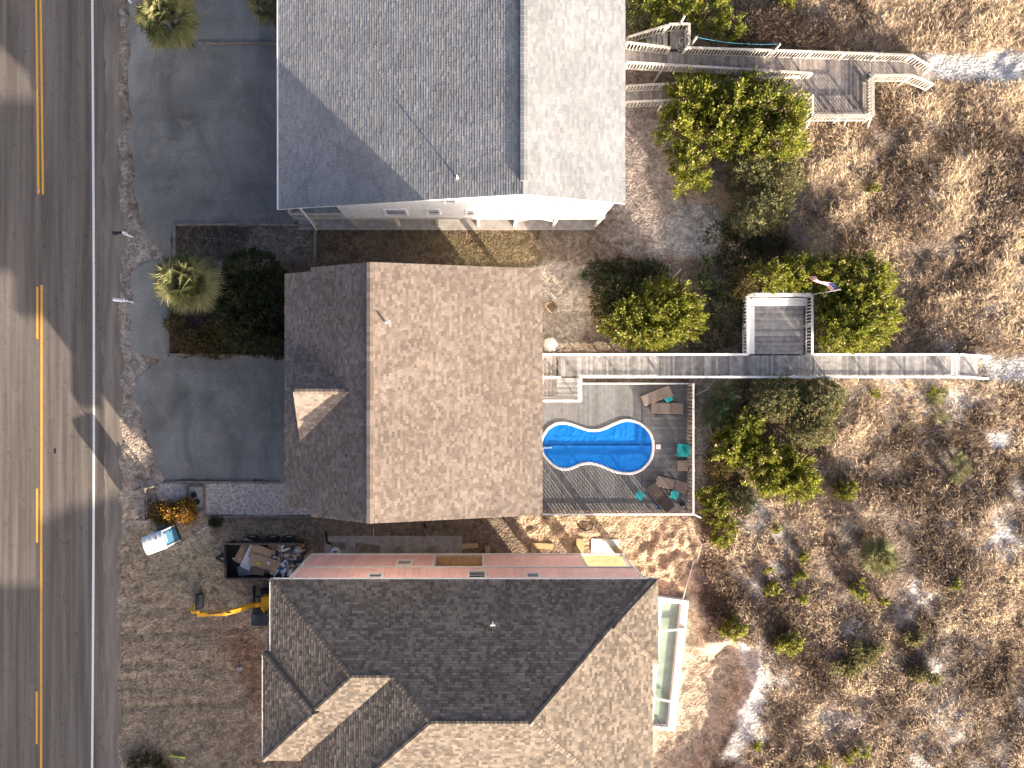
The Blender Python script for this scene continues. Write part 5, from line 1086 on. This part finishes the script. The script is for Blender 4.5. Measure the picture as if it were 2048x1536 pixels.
# ------------------------------------------------------------------ vegetation
def leaves(centers, dirs, L, wd, rnd):            # one kite-shaped leaf (quad) per entry
    n = len(centers); d = dirs/np.linalg.norm(dirs, axis=1, keepdims=True)
    r = rng.normal(size=(n, 3)); s = np.cross(d, r); s /= np.linalg.norm(s, axis=1, keepdims=True)+1e-9
    L = L[:, None] if np.ndim(L) else L; wd = wd[:, None] if np.ndim(wd) else wd
    V = np.stack([centers, centers+d*L*.45+s*wd*.5, centers+d*L, centers+d*L*.45-s*wd*.5], 1)
    return V.reshape(-1, 3), rnd
def bush(name, label, cat, blobs, mat, hgt, sprigs=900, per=9, leaf=(.16, .06), up=.6, group=None, bare=.07, spread=.55, z0=None, outline=.25, plume=None):
    """blobs: (px,py,rx,ry) ellipses of the crown in photo pixels"""
    plume = (mat in ('leaf_bright', 'leaf_needle')) if plume is None else plume; sprigs = int(sprigs*1.35)
    C = []; D = []; Rn = []; tot = sum(b[2]*b[3] for b in blobs); zmid = hgt*.55
    c0 = W(blobs[0][0], blobs[0][1], zmid); base = np.mean([[*XY(b[0], b[1], zmid)] for b in blobs], 0); zg = gz(*base) if z0 is None else z0
    root = thing(name, label, cat, (base[0], base[1], zg), group); tk = MB()
    for bi, (px, py, rx, ry) in enumerate(blobs):
        cc = W(px, py, zmid); s_ = (H-zmid)/F; n = max(12, int(sprigs*rx*ry/tot)); g0 = gz(cc.x, cc.y) if z0 is None else z0
        if plume:                                  # pointed branch tips standing out of the crown
            nb = max(6, n//9); n = nb*9
            th = np.repeat(rng.random(nb)*2*math.pi, 9); ph = np.repeat(np.arccos(1-rng.random(nb)*1.1), 9); tt = np.tile(np.linspace(.55, 1.0, 9), nb)*np.repeat(.86+.34*rng.random(nb), 9)
            rr = tt+rng.normal(0, .02, n); jit = .16*(1.25-tt)
        else:
            th = rng.random(n)*2*math.pi; ph = np.arccos(1-rng.random(n)*1.15); rr = (1-outline*1.2*rng.random(n)**2); jit = np.full(n, .03)
            inner = rng.random(n) < .3; rr = np.where(inner, rr*np.sqrt(rng.random(n)), rr)
        dx, dy, dz = np.sin(ph)*np.cos(th), np.sin(ph)*np.sin(th), np.cos(ph)
        bump_ = 1+outline*(fbm(dx*2.2+bi*5+3, dy*2.2+dz*2)-.5)*2.4
        hh = hgt*(.52+.12*rng.random())
        zz = g0+hgt*.42+dz*hh*rr*bump_
        if not plume: zz = np.where(inner, g0+hgt*(.42+.45*np.sqrt(np.clip(1-rr*rr, 0, 1))), zz)
        base_ = np.stack([cc.x+(dx*rr*bump_+rng.normal(0, 1, n)*jit)*rx*s_, cc.y+(dy*rr*bump_+rng.normal(0, 1, n)*jit)*ry*s_, np.maximum(g0+.05, zz)], 1)
        out = np.stack([dx*.7, dy*.7, dz*.5+up], 1)+rng.normal(0, .22, (n, 3))
        shade = rng.random(n)
        for j in range(per):
            t = j/per; dd = out+rng.normal(0, spread, (n, 3)); C.append(base_+out*leaf[0]*1.6*t+rng.normal(0, leaf[0]*.35, (n, 3))); D.append(dd)
            r_ = np.clip(shade*.6+rng.random(n)*.36, 0, .96); Rn.append(np.where(rng.random(n) < bare, 1.0, r_))
        tk.tube((base[0]+(cc.x-base[0])*.25, base[1]+(cc.y-base[1])*.25, zg-.1), (cc.x, cc.y, g0+hgt*.62), .07, .03, 6)
        for j in range(3):
            a_ = random.uniform(0, 6.28); tk.tube((cc.x, cc.y, g0+hgt*.3), (cc.x+.6*rx*s_*math.cos(a_), cc.y+.6*ry*s_*math.sin(a_), g0+hgt*.62), .035, .012, 5)
    if hgt > 1.5:
        for (px, py, rx, ry) in blobs:
            cc = W(px, py, zmid); s_ = (H-zmid)/F
            for j in range(7):
                a_ = random.uniform(0, 6.28); q_ = random.uniform(.5, 1.12); e_ = Vector((cc.x+q_*rx*s_*math.cos(a_), cc.y+q_*ry*s_*math.sin(a_), zg+hgt*(.5+.5*math.sqrt(max(0, 1.3-q_*q_))))); m_ = Vector((cc.x, cc.y, zg+hgt*.45)); tk.tube(m_, m_.lerp(e_, .6)+Vector((0, 0, .1)), .03, .02, 5); tk.tube(m_.lerp(e_, .6)+Vector((0, 0, .1)), e_, .02, .008, 5)
    C = np.concatenate(C); D = np.concatenate(D); Rn = np.concatenate(Rn); n = len(C); Ls = leaf[0]*(.6+.8*rng.random(n))
    V, _ = leaves(C, D, Ls, leaf[1]*(.7+.6*rng.random(n)), Rn)
    link('crown', np_mesh('crown', V, len(V), 4, mat, {'rnd': Rn}), root); tk.build('trunk', 'bark', root); return root
B = bush
B('cedar_tree', 'sprawling yellow green cedar beside the weathered boardwalk', 'tree', [(1385,205,52,48),(1460,215,50,45),(1352,262,36,42),(1378,345,36,40),(1440,255,55,50),(1520,215,45,38),(1570,235,30,40),(1480,180,30,22),(1545,290,55,42),(1475,290,40,40)], 'leaf_bright', 2.9, 3800, 9, (.22, .085), .9, spread=.5)
B('myrtle_shrub', 'grey green wax myrtle below the sprawling cedar', 'shrub', [(1500,350,45,40),(1555,365,45,45),(1520,420,60,42),(1490,445,40,30)], 'leaf_sage', 2.4, 1500, 10, (.15, .06), .5)
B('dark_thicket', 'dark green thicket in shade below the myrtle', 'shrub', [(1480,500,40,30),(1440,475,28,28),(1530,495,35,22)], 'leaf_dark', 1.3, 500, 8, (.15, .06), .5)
B('cedar_tree', 'dense rounded yellow green cedar with the flag hanging over it', 'tree', [(1710,575,62,58),(1725,635,58,58),(1665,645,34,45),(1660,560,45,42),(1600,548,48,32),(1540,555,38,28),(1695,670,45,30),(1690,610,50,50)], 'leaf_bright', 2.8, 4000, 9, (.20, .08), .8, spread=.5, outline=.12)
B('brown_shrub', 'tan leaved shrub at the corner of the white sitting platform', 'shrub', [(1482,572,24,26)], 'leaf_olive', 1.6, 200, 9, (.16, .06), .7)
B('sage_shrub', 'grey green low shrub skirting the rounded cedar along the boardwalk', 'shrub', [(1665,690,34,16),(1720,690,40,16)], 'leaf_sage', 1.2, 420, 9, (.13, .05), .5)
B('cedar_tree', 'feathery yellow green cedar behind the tan roofed house', 'tree', [(1300,635,62,48),(1350,640,50,45),(1255,640,45,38),(1330,600,55,32),(1300,670,60,22)], 'leaf_bright', 2.2, 2500, 9, (.24, .08), .9, spread=.45)
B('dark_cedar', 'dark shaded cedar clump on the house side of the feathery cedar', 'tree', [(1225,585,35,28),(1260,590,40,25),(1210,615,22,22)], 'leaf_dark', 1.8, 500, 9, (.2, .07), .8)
B('ivy_patch', 'low dark green ground vine near the open crate', 'vine', [(1200,545,30,22),(1250,540,42,22),(1300,545,35,22)], 'leaf_dark', .5, 520, 7, (.14, .07), .4)
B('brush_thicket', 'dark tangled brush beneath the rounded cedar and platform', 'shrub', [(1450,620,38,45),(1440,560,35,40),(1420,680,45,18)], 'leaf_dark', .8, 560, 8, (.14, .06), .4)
B('yaupon_shrub', 'rounded grey green yaupon just below the white railed boardwalk', 'shrub', [(1555,800,58,44),(1610,815,52,52),(1630,800,48,42),(1615,860,48,30),(1540,790,40,30)], 'leaf_sage', 2.3, 2600, 11, (.12, .06), .4, outline=.12)
B('cedar_tree', 'ragged olive yellow cedar below the rounded yaupon', 'tree', [(1470,890,42,38),(1520,915,50,38),(1570,940,45,36),(1590,965,34,28),(1480,850,30,22),(1530,960,35,25)], 'leaf_bright', 1.9, 2300, 9, (.20, .08), .8)
B('dead_shrub', 'rusty brown half dead shrub beside the pool fence', 'shrub', [(1432,930,26,28)], 'leaf_olive', .7, 180, 8, (.15, .05), .6)
B('vine_shrub', 'green leafy shrub running along the pool fence corner', 'shrub', [(1425,985,26,26),(1432,1020,26,30),(1443,1062,24,28)], 'leaf_bright', .75, 560, 9, (.15, .07), .5)
B('dark_shrub', 'dark green creeper between the fence and the olive cedar', 'shrub', [(1465,985,40,22),(1480,1010,25,16)], 'leaf_dark', .8, 260, 8, (.14, .06), .5)
B('pine_seedling', 'soft needled young pine close to the upper fence corner', 'tree', [(1440,797,20,24),(1425,830,18,16)], 'leaf_needle', 1.3, 260, 14, (.28, .02), .6)
B('myrtle_shrub', 'bright leafed myrtle above the weathered boardwalk landing', 'shrub', [(1300,28,45,34),(1355,18,45,26),(1415,30,42,34),(1455,60,26,22),(1300,58,30,16)], 'leaf_bright', 2.0, 1200, 9, (.18, .07), .6, bare=.06)
B('myrtle_shrub', 'dark leafed myrtle pressed against the white house roof edge', 'shrub', [(1268,60,22,20),(1262,20,25,25)], 'leaf_sage', 1.6, 300, 9, (.15, .06), .6)
B('bramble', 'brown leafless bramble behind the clothes line', 'shrub', [(1500,60,38,32),(1555,55,40,36),(1610,75,38,26),(1660,80,34,22)], 'twig_brown', .8, 800, 7, (.22, .03), .4)
B('myrtle_shrub', 'small green myrtle at the top edge beyond the bramble', 'shrub', [(1575,5,20,18)], 'leaf_bright', 1.0, 120, 9, (.15, .06), .6)
B('holly_shrub', 'broad dark olive shrub between the fan palm and the tan roof', 'shrub', [(505,545,52,40),(500,600,52,50),(510,660,55,45),(545,610,45,70),(470,640,28,40),(560,690,35,22)], 'leaf_dark', 4.2, 2600, 10, (.17, .08), .4, outline=.12)
B('loropetalum_shrub', 'low olive brown shrub below the fan palm', 'shrub', [(355,650,24,16),(385,680,32,26),(420,690,30,24),(455,680,30,26),(440,655,28,22)], 'leaf_olive', .9, 800, 9, (.14, .06), .5)
B('croton_shrub', 'sunlit rust and yellow shrub beside the portable toilet', 'shrub', [(372,1022,17,20)], 'leaf_rust', .75, 240, 9, (.16, .07), .6)
B('croton_shrub', 'rust and dark green shrub at the rail fence', 'shrub', [(322,1025,22,17),(345,1024,16,18)], 'leaf_rust', .6, 260, 9, (.15, .06), .6)
B('weed_clump', 'small dark weeds at the edge of the pebble bed', 'weed', [(432,1043,12,7)], 'leaf_dark', .3, 60, 8, (.14, .05), .5)
B('weed_clump', 'dark green weeds in the yard beside the lime stakes', 'weed', [(275,1528,16,12),(305,1518,16,12),(325,1535,14,10)], 'leaf_dark', .4, 200, 8, (.14, .05), .5)
for px, py, r, lab in ((1681,980,24,'small bright green bush standing alone in the dry grass'), (1572,1282,26,'small bright cedar seedling beside the sand scarp'), (1540,1175,10,'tiny green sprout above the excavated bank'), (1460,1255,24,'olive bush on the rim of the excavated pit'), (1730,1300,30,'low green creeper on the white sand patches'), (1690,1320,34,'spreading green creeper below the white sand'), (1815,1275,22,'green creeper patch beside the pale sand trail'), (1845,1345,24,'dark green creeper at the end of the sand trail')):
    crp = 'creeper' in lab; bl_ = [(px+random.uniform(-1, 1)*r*.9, py+random.uniform(-1, 1)*r*.6, r*random.uniform(.25, .5), r*random.uniform(.2, .4)) for _ in range(7)] if crp else [(px, py, r*.8, r*.65), (px+r*.4, py-r*.2, r*.5, r*.5), (px-r*.5, py+r*.2, r*.4, r*.4)]
    B('dune_bush', lab, 'bush', bl_, 'leaf_sage' if crp else 'leaf_bright', .35 if crp else (.7 if r > 12 else .4), int((9 if crp else 15)*r), 8, (.15, .06), .6, plume=not crp, bare=.12)
SP = [(1740,785),(1533,1137),(1610,1115),(1600,1152),(1548,1052),(1900,1163),(1720,1190),(1705,1175),(1605,1195),(1590,1160),(1760,1200),(1738,378),(1700,1500),(1690,1508),(1725,1495),(1508,1480),(1640,1520),(1855,785),(1715,1165)]
for px, py in SP: B('dune_sprout', 'tiny bright green sprout scattered in the dry dune grass', 'sprout', [(px, py, 8, 8)], 'leaf_bright', .35, 40, 7, (.13, .06), .7, group='green sprouts in the dune grass')

def fan_palm(name, label, px, py, hgt, R_, fans=34, mat='leaf_palm', blades=24, group=None, crown_only=False):
    top = W(px, py, hgt); zg = gz(top.x, top.y); root = thing(name, label, 'palm', (top.x, top.y, zg), group); b = MB()
    if not crown_only:
        nr = 7; prev = None
        for i in range(nr): b.tube((top.x, top.y, zg-.1+(hgt-.6-zg)*i/nr), (top.x, top.y, zg-.08+(hgt-.6-zg)*(i+1)/nr), .20, .165, 10)
    else: b.tube((top.x, top.y, zg-.1), (top.x, top.y, zg+hgt*.6), .08, .05, 8)
    b.build('trunk', 'bark', root); VV = []; RR = []
    for f in range(fans):
        az = f*2.399+random.uniform(-.3, .3); el = math.radians(78-108*(f/fans)**.85+random.uniform(-9, 9)); pl = R_*random.uniform(.42, .6); sh = random.random()
        d = np.array([math.cos(az)*math.cos(el), math.sin(az)*math.cos(el), math.sin(el)]); side = np.array([-math.sin(az), math.cos(az), 0]); upv = np.cross(d, side)
        if upv[2] < 0: upv = -upv
        hub = np.array(top)+d*pl
        t = R_*.012+.012; VV += [np.array(top)-side*t, np.array(top)+side*t, hub+side*t*.6, hub-side*t*.6]; RR.append(.5)
        for k_ in range(blades):
            a_ = (k_/(blades-1)-.5)*math.radians(230); bl = R_*random.uniform(.42, .60)*(1-.25*abs(a_)/2); dd = d*math.cos(a_)+side*math.sin(a_); dd = dd+upv*.10; mid = hub+dd*bl*.55; tipp = hub+dd*bl+np.array([0, 0, -bl*random.uniform(.15, .45)]); wv = np.cross(dd, upv); wv = wv/np.linalg.norm(wv)*R_*.022
            VV += [hub-wv*.3, mid-wv, tipp, mid+wv]; RR.append(np.clip(sh*.55+random.random()*.45, 0, 1))
    V = np.array(VV); link('crown', np_mesh('crown', V, len(V), 4, mat, {'rnd': np.array(RR)}), root)
fan_palm('fan_palm', 'tall fan palm with partly sunlit golden fronds in front of the dark shrub', 376, 566, 4.3, 2.05, 46)
fan_palm('fan_palm', 'large green fan palm beside the upper driveway at the road', 335, 38, 3.6, 2.0, 46)
fan_palm('fan_palm', 'fan palm growing against the white house roof edge', 530, 8, 3.4, 1.2, 30)
fan_palm('palmetto', 'large bright palmetto standing alone in the open dune', 1757, 1112, 1.3, 1.35, 40, 'leaf_palm', 20, None, True)
for px, py, r, lab in ((1872,800,.62,'pale palmetto of the pair below the boardwalk end'),(1885,785,.5,'green palmetto of the pair below the boardwalk end'),(1882,832,.55,'yellowish palmetto just below the palmetto pair'),(1918,917,.6,'dark palmetto at the top of the triple clump'),(1930,940,.5,'bright palmetto of the triple clump in the dune'),(1912,957,.5,'lowest palmetto of the triple clump in the dune')):
    fan_palm('palmetto', lab, px, py, .7, r, 18, 'leaf_palm', 15, None, True)
def yucca(px, py, r, lab, hgt=.7):
    o = W(px, py, hgt*.6); zg = gz(o.x, o.y); root = thing('yucca', lab, 'yucca', (o.x, o.y, zg)); n = 90; th = rng.random(n)*6.28; el = np.radians(rng.uniform(5, 85, n))
    d = np.stack([np.cos(th)*np.cos(el), np.sin(th)*np.cos(el), np.sin(el)], 1); c = np.tile([o.x, o.y, zg+hgt*.45], (n, 1)); Rn = rng.random(n)
    V, _ = leaves(c, d, r*rng.uniform(.7, 1.1, n), np.full(n, .07), Rn); link('leaves', np_mesh('leaves', V, len(V), 4, 'leaf_yucca', {'rnd': Rn}), root)
    b = MB(); b.tube((o.x, o.y, zg-.05), (o.x, o.y, zg+hgt*.48), .07, .05, 7); b.build('stem', 'bark', root)
for px, py, r, lab in ((1407,575,.75,'bright spiky yucca lit among the dark brush'),(1400,553,.6,'spiky yucca just above the brightest one'),(1323,548,.55,'small spiky yucca beside the driftwood'),(1412,522,.7,'dark blue green yucca at the edge of the sand'),(1168,550,.6,'shaded yucca near the open crate'),(1420,640,.7,'shaded yucca between the feathery cedar and the platform'),(1490,845,.55,'spiky yucca at the foot of the rounded yaupon')): yucca(px, py, r, lab)
# driftwood
def driftwood(lab, pts, r=.05):
    b = MB(); P_ = [gp(x, y, dz) for x, y, dz in pts]
    for i in range(len(P_)-1): b.tube(P_[i], P_[i+1], r*(1-.6*i/len(P_)), r*(1-.6*(i+1)/len(P_)), 7)
    tag(b.build('driftwood', 'deadwood'), lab, 'branch')
driftwood('bleached dead branch at the upper pool fence corner', [(1390,790,.1),(1410,778,.3),(1425,750,.8),(1426,738,1.1)], .06); driftwood('pale curved root beside the pool fence', [(1442,875,.1),(1420,868,.1),(1413,840,.12),(1416,815,.15)], .05)
driftwood('twisted grey driftwood in the dark brush by the feathery cedar', [(1385,610,.1),(1405,612,.25),(1420,600,.15),(1424,620,.1)], .07); driftwood('curled driftwood branch near the small yucca', [(1338,530,.1),(1335,548,.3),(1345,556,.2),(1358,540,.35)], .05)
driftwood('bare forked branch on the slope beside the dug sand', [(1392,1118,.1),(1398,1085,.3),(1385,1065,.4),(1378,1050,.5)], .05); driftwood('fallen grey log in the grass by the sand scarp', [(1470,1275,.1),(1480,1290,.1),(1484,1305,.08)], .06)

# dune grass: far too many blades to count
def excluded(X, Y):
    ex_ = np.zeros(X.shape, bool)
    for poly, mgn in ((PIT, .1), (PX((1478,1280),(1525,1290),(1532,1385),(1505,1455),(1475,1515),(1440,1525)), 0), (DUG, .2), (PX((1085,700),(1990,700),(1990,765),(1085,765)), -.1), (PX((1240,85),(1640,95),(1880,105),(1880,175),(1750,160),(1750,240),(1620,240),(1620,205),(1240,215)), -.1), (PX((1485,580),(1630,580),(1630,710),(1485,710)), 0),
                      (PX((1060,700),(1420,700),(1420,1040),(1060,1040)), 0), (PX((1855,112),(2400,95),(2400,168),(1875,168)), .1), (PX((1975,712),(2400,700),(2400,762),(1985,762)), .1), (PX((1240,200),(1330,210),(1350,380),(1460,440),(1460,520),(1100,560),(1060,420)), 0), (PX((1060,500),(1470,500),(1470,700),(1060,700)), 0)):
        ex_ |= poly_sd(X, Y, poly) < mgn
    return ex_
def grass(name, n, xr, yr, seed_, blades=11):
    X = rng.uniform(*xr, n); Y = rng.uniform(*yr, n); px = NX+X/.0324; py = NY-Y/.0324
    dens = .78+.55*sstep(900, 100, py)*sstep(1500, 1750, px)+2.6*(fbm(X/1.4+2, Y/1.4, 4)-.5)+1.6*(fbm(X/5, Y/5+3, 3)-.5)-.10*sstep(950, 1300, py)
    k_ = (rng.random(n) < dens) & ~excluded(X, Y) & (X > 13.3+.8*np.sin(Y)); X, Y = X[k_], Y[k_]; Z = gheight(X, Y); n = len(X)
    hue = np.clip(fbm(X/2.2+30, Y/2.2, 4)*2.0-.46-.22*sstep(550, 1000, py[k_])+rng.normal(0, .12, n), 0, .92); wind = 2.2+2.2*(fbm(X/3+8, Y/3, 3)-.5)*3
    V = []; R_ = []; size = (.26+.42*rng.random(n)**1.5)*(.65+.8*fbm(X/1.4, Y/1.4+6))
    for b_ in range(blades):
        az = wind+rng.normal(0, 1.15, n); el = np.radians(rng.uniform(8, 70, n)); L = size*rng.uniform(.7, 1.3, n); wd = .022+.018*rng.random(n)
        d = np.stack([np.cos(az)*np.cos(el), np.sin(az)*np.cos(el), np.sin(el)], 1); s = np.stack([-np.sin(az), np.cos(az), np.zeros(n)], 1)
        o_ = np.stack([X+rng.normal(0, .06, n), Y+rng.normal(0, .06, n), Z-.03], 1); mid = o_+d*(L*.55)[:, None]; tip = o_+d*L[:, None]; tip[:, 2] -= L*.28
        w_ = s*wd[:, None]*.5; V.append(np.stack([o_-w_*.5, mid-w_, tip, mid+w_], 1)); R_.append(np.clip(hue+rng.normal(0, .16, n), 0, .97))
    V = np.concatenate(V).reshape(-1, 3); R_ = np.concatenate(R_)
    return np_mesh(name, V, len(V), 4, 'dry_grass', {'rnd': R_})
struct(tag(link('dune_grass', grass('dune_grass', 60000, (12.5, 41), (-29.5, 29), 1)), 'dry tan beach grass covering the dunes', 'grass'), 'stuff')
# leaf litter and twigs at the foot of the shrubs and on the bare ground
def litter(name, n, polys, label, mat, L=(.05, .16)):
    X = []; Y = []
    for poly in polys:
        P_ = np.array(poly); a, b = P_.min(0), P_.max(0); x = rng.uniform(a[0], b[0], n); y = rng.uniform(a[1], b[1], n); k_ = (poly_sd(x, y, poly) < 0) & (fbm(x*.9, y*.9) > .42); X.append(x[k_]); Y.append(y[k_])
    X = np.concatenate(X); Y = np.concatenate(Y); n = len(X); az = rng.random(n)*6.28; d = np.stack([np.cos(az), np.sin(az), rng.uniform(-.02, .35, n)], 1); c = np.stack([X, Y, gheight(X, Y)+.015], 1); R_ = rng.random(n)
    V, _ = leaves(c, d, rng.uniform(*L, n), rng.uniform(.02, .05, n), R_); struct(tag(link(name, np_mesh(name, V, len(V), 4, mat, {'rnd': R_})), label, 'litter'), 'stuff')
litter('leaf_litter', 2600, [PX((1150,500),(1480,500),(1480,705),(1150,705)), PX((1250,200),(1340,210),(1470,440),(1450,520),(1240,500)), PX((1390,765),(1500,765),(1500,1100),(1400,1100)), PX((570,455),(1100,460),(1100,530),(570,530)), PX((340,560),(570,560),(570,710),(340,706))], 'dead leaves and twigs scattered under the shrubs', 'twig_brown')
litter('straw_litter', 450, [PX((245,1070),(540,1100),(540,1536),(245,1536)), PX((1400,1050),(1500,1200),(1480,1290),(1400,1200)), PX((350,450),(630,452),(630,515),(350,530))], 'straw and root scraps scattered over the bare soil', 'dry_grass', (.08, .22))
print('objects', len(bpy.data.objects), 'polys', sum(len(o.data.polygons) for o in bpy.data.objects if o.type == 'MESH'))
for o in bpy.data.objects:
    if '_base' in o: del o['_base']
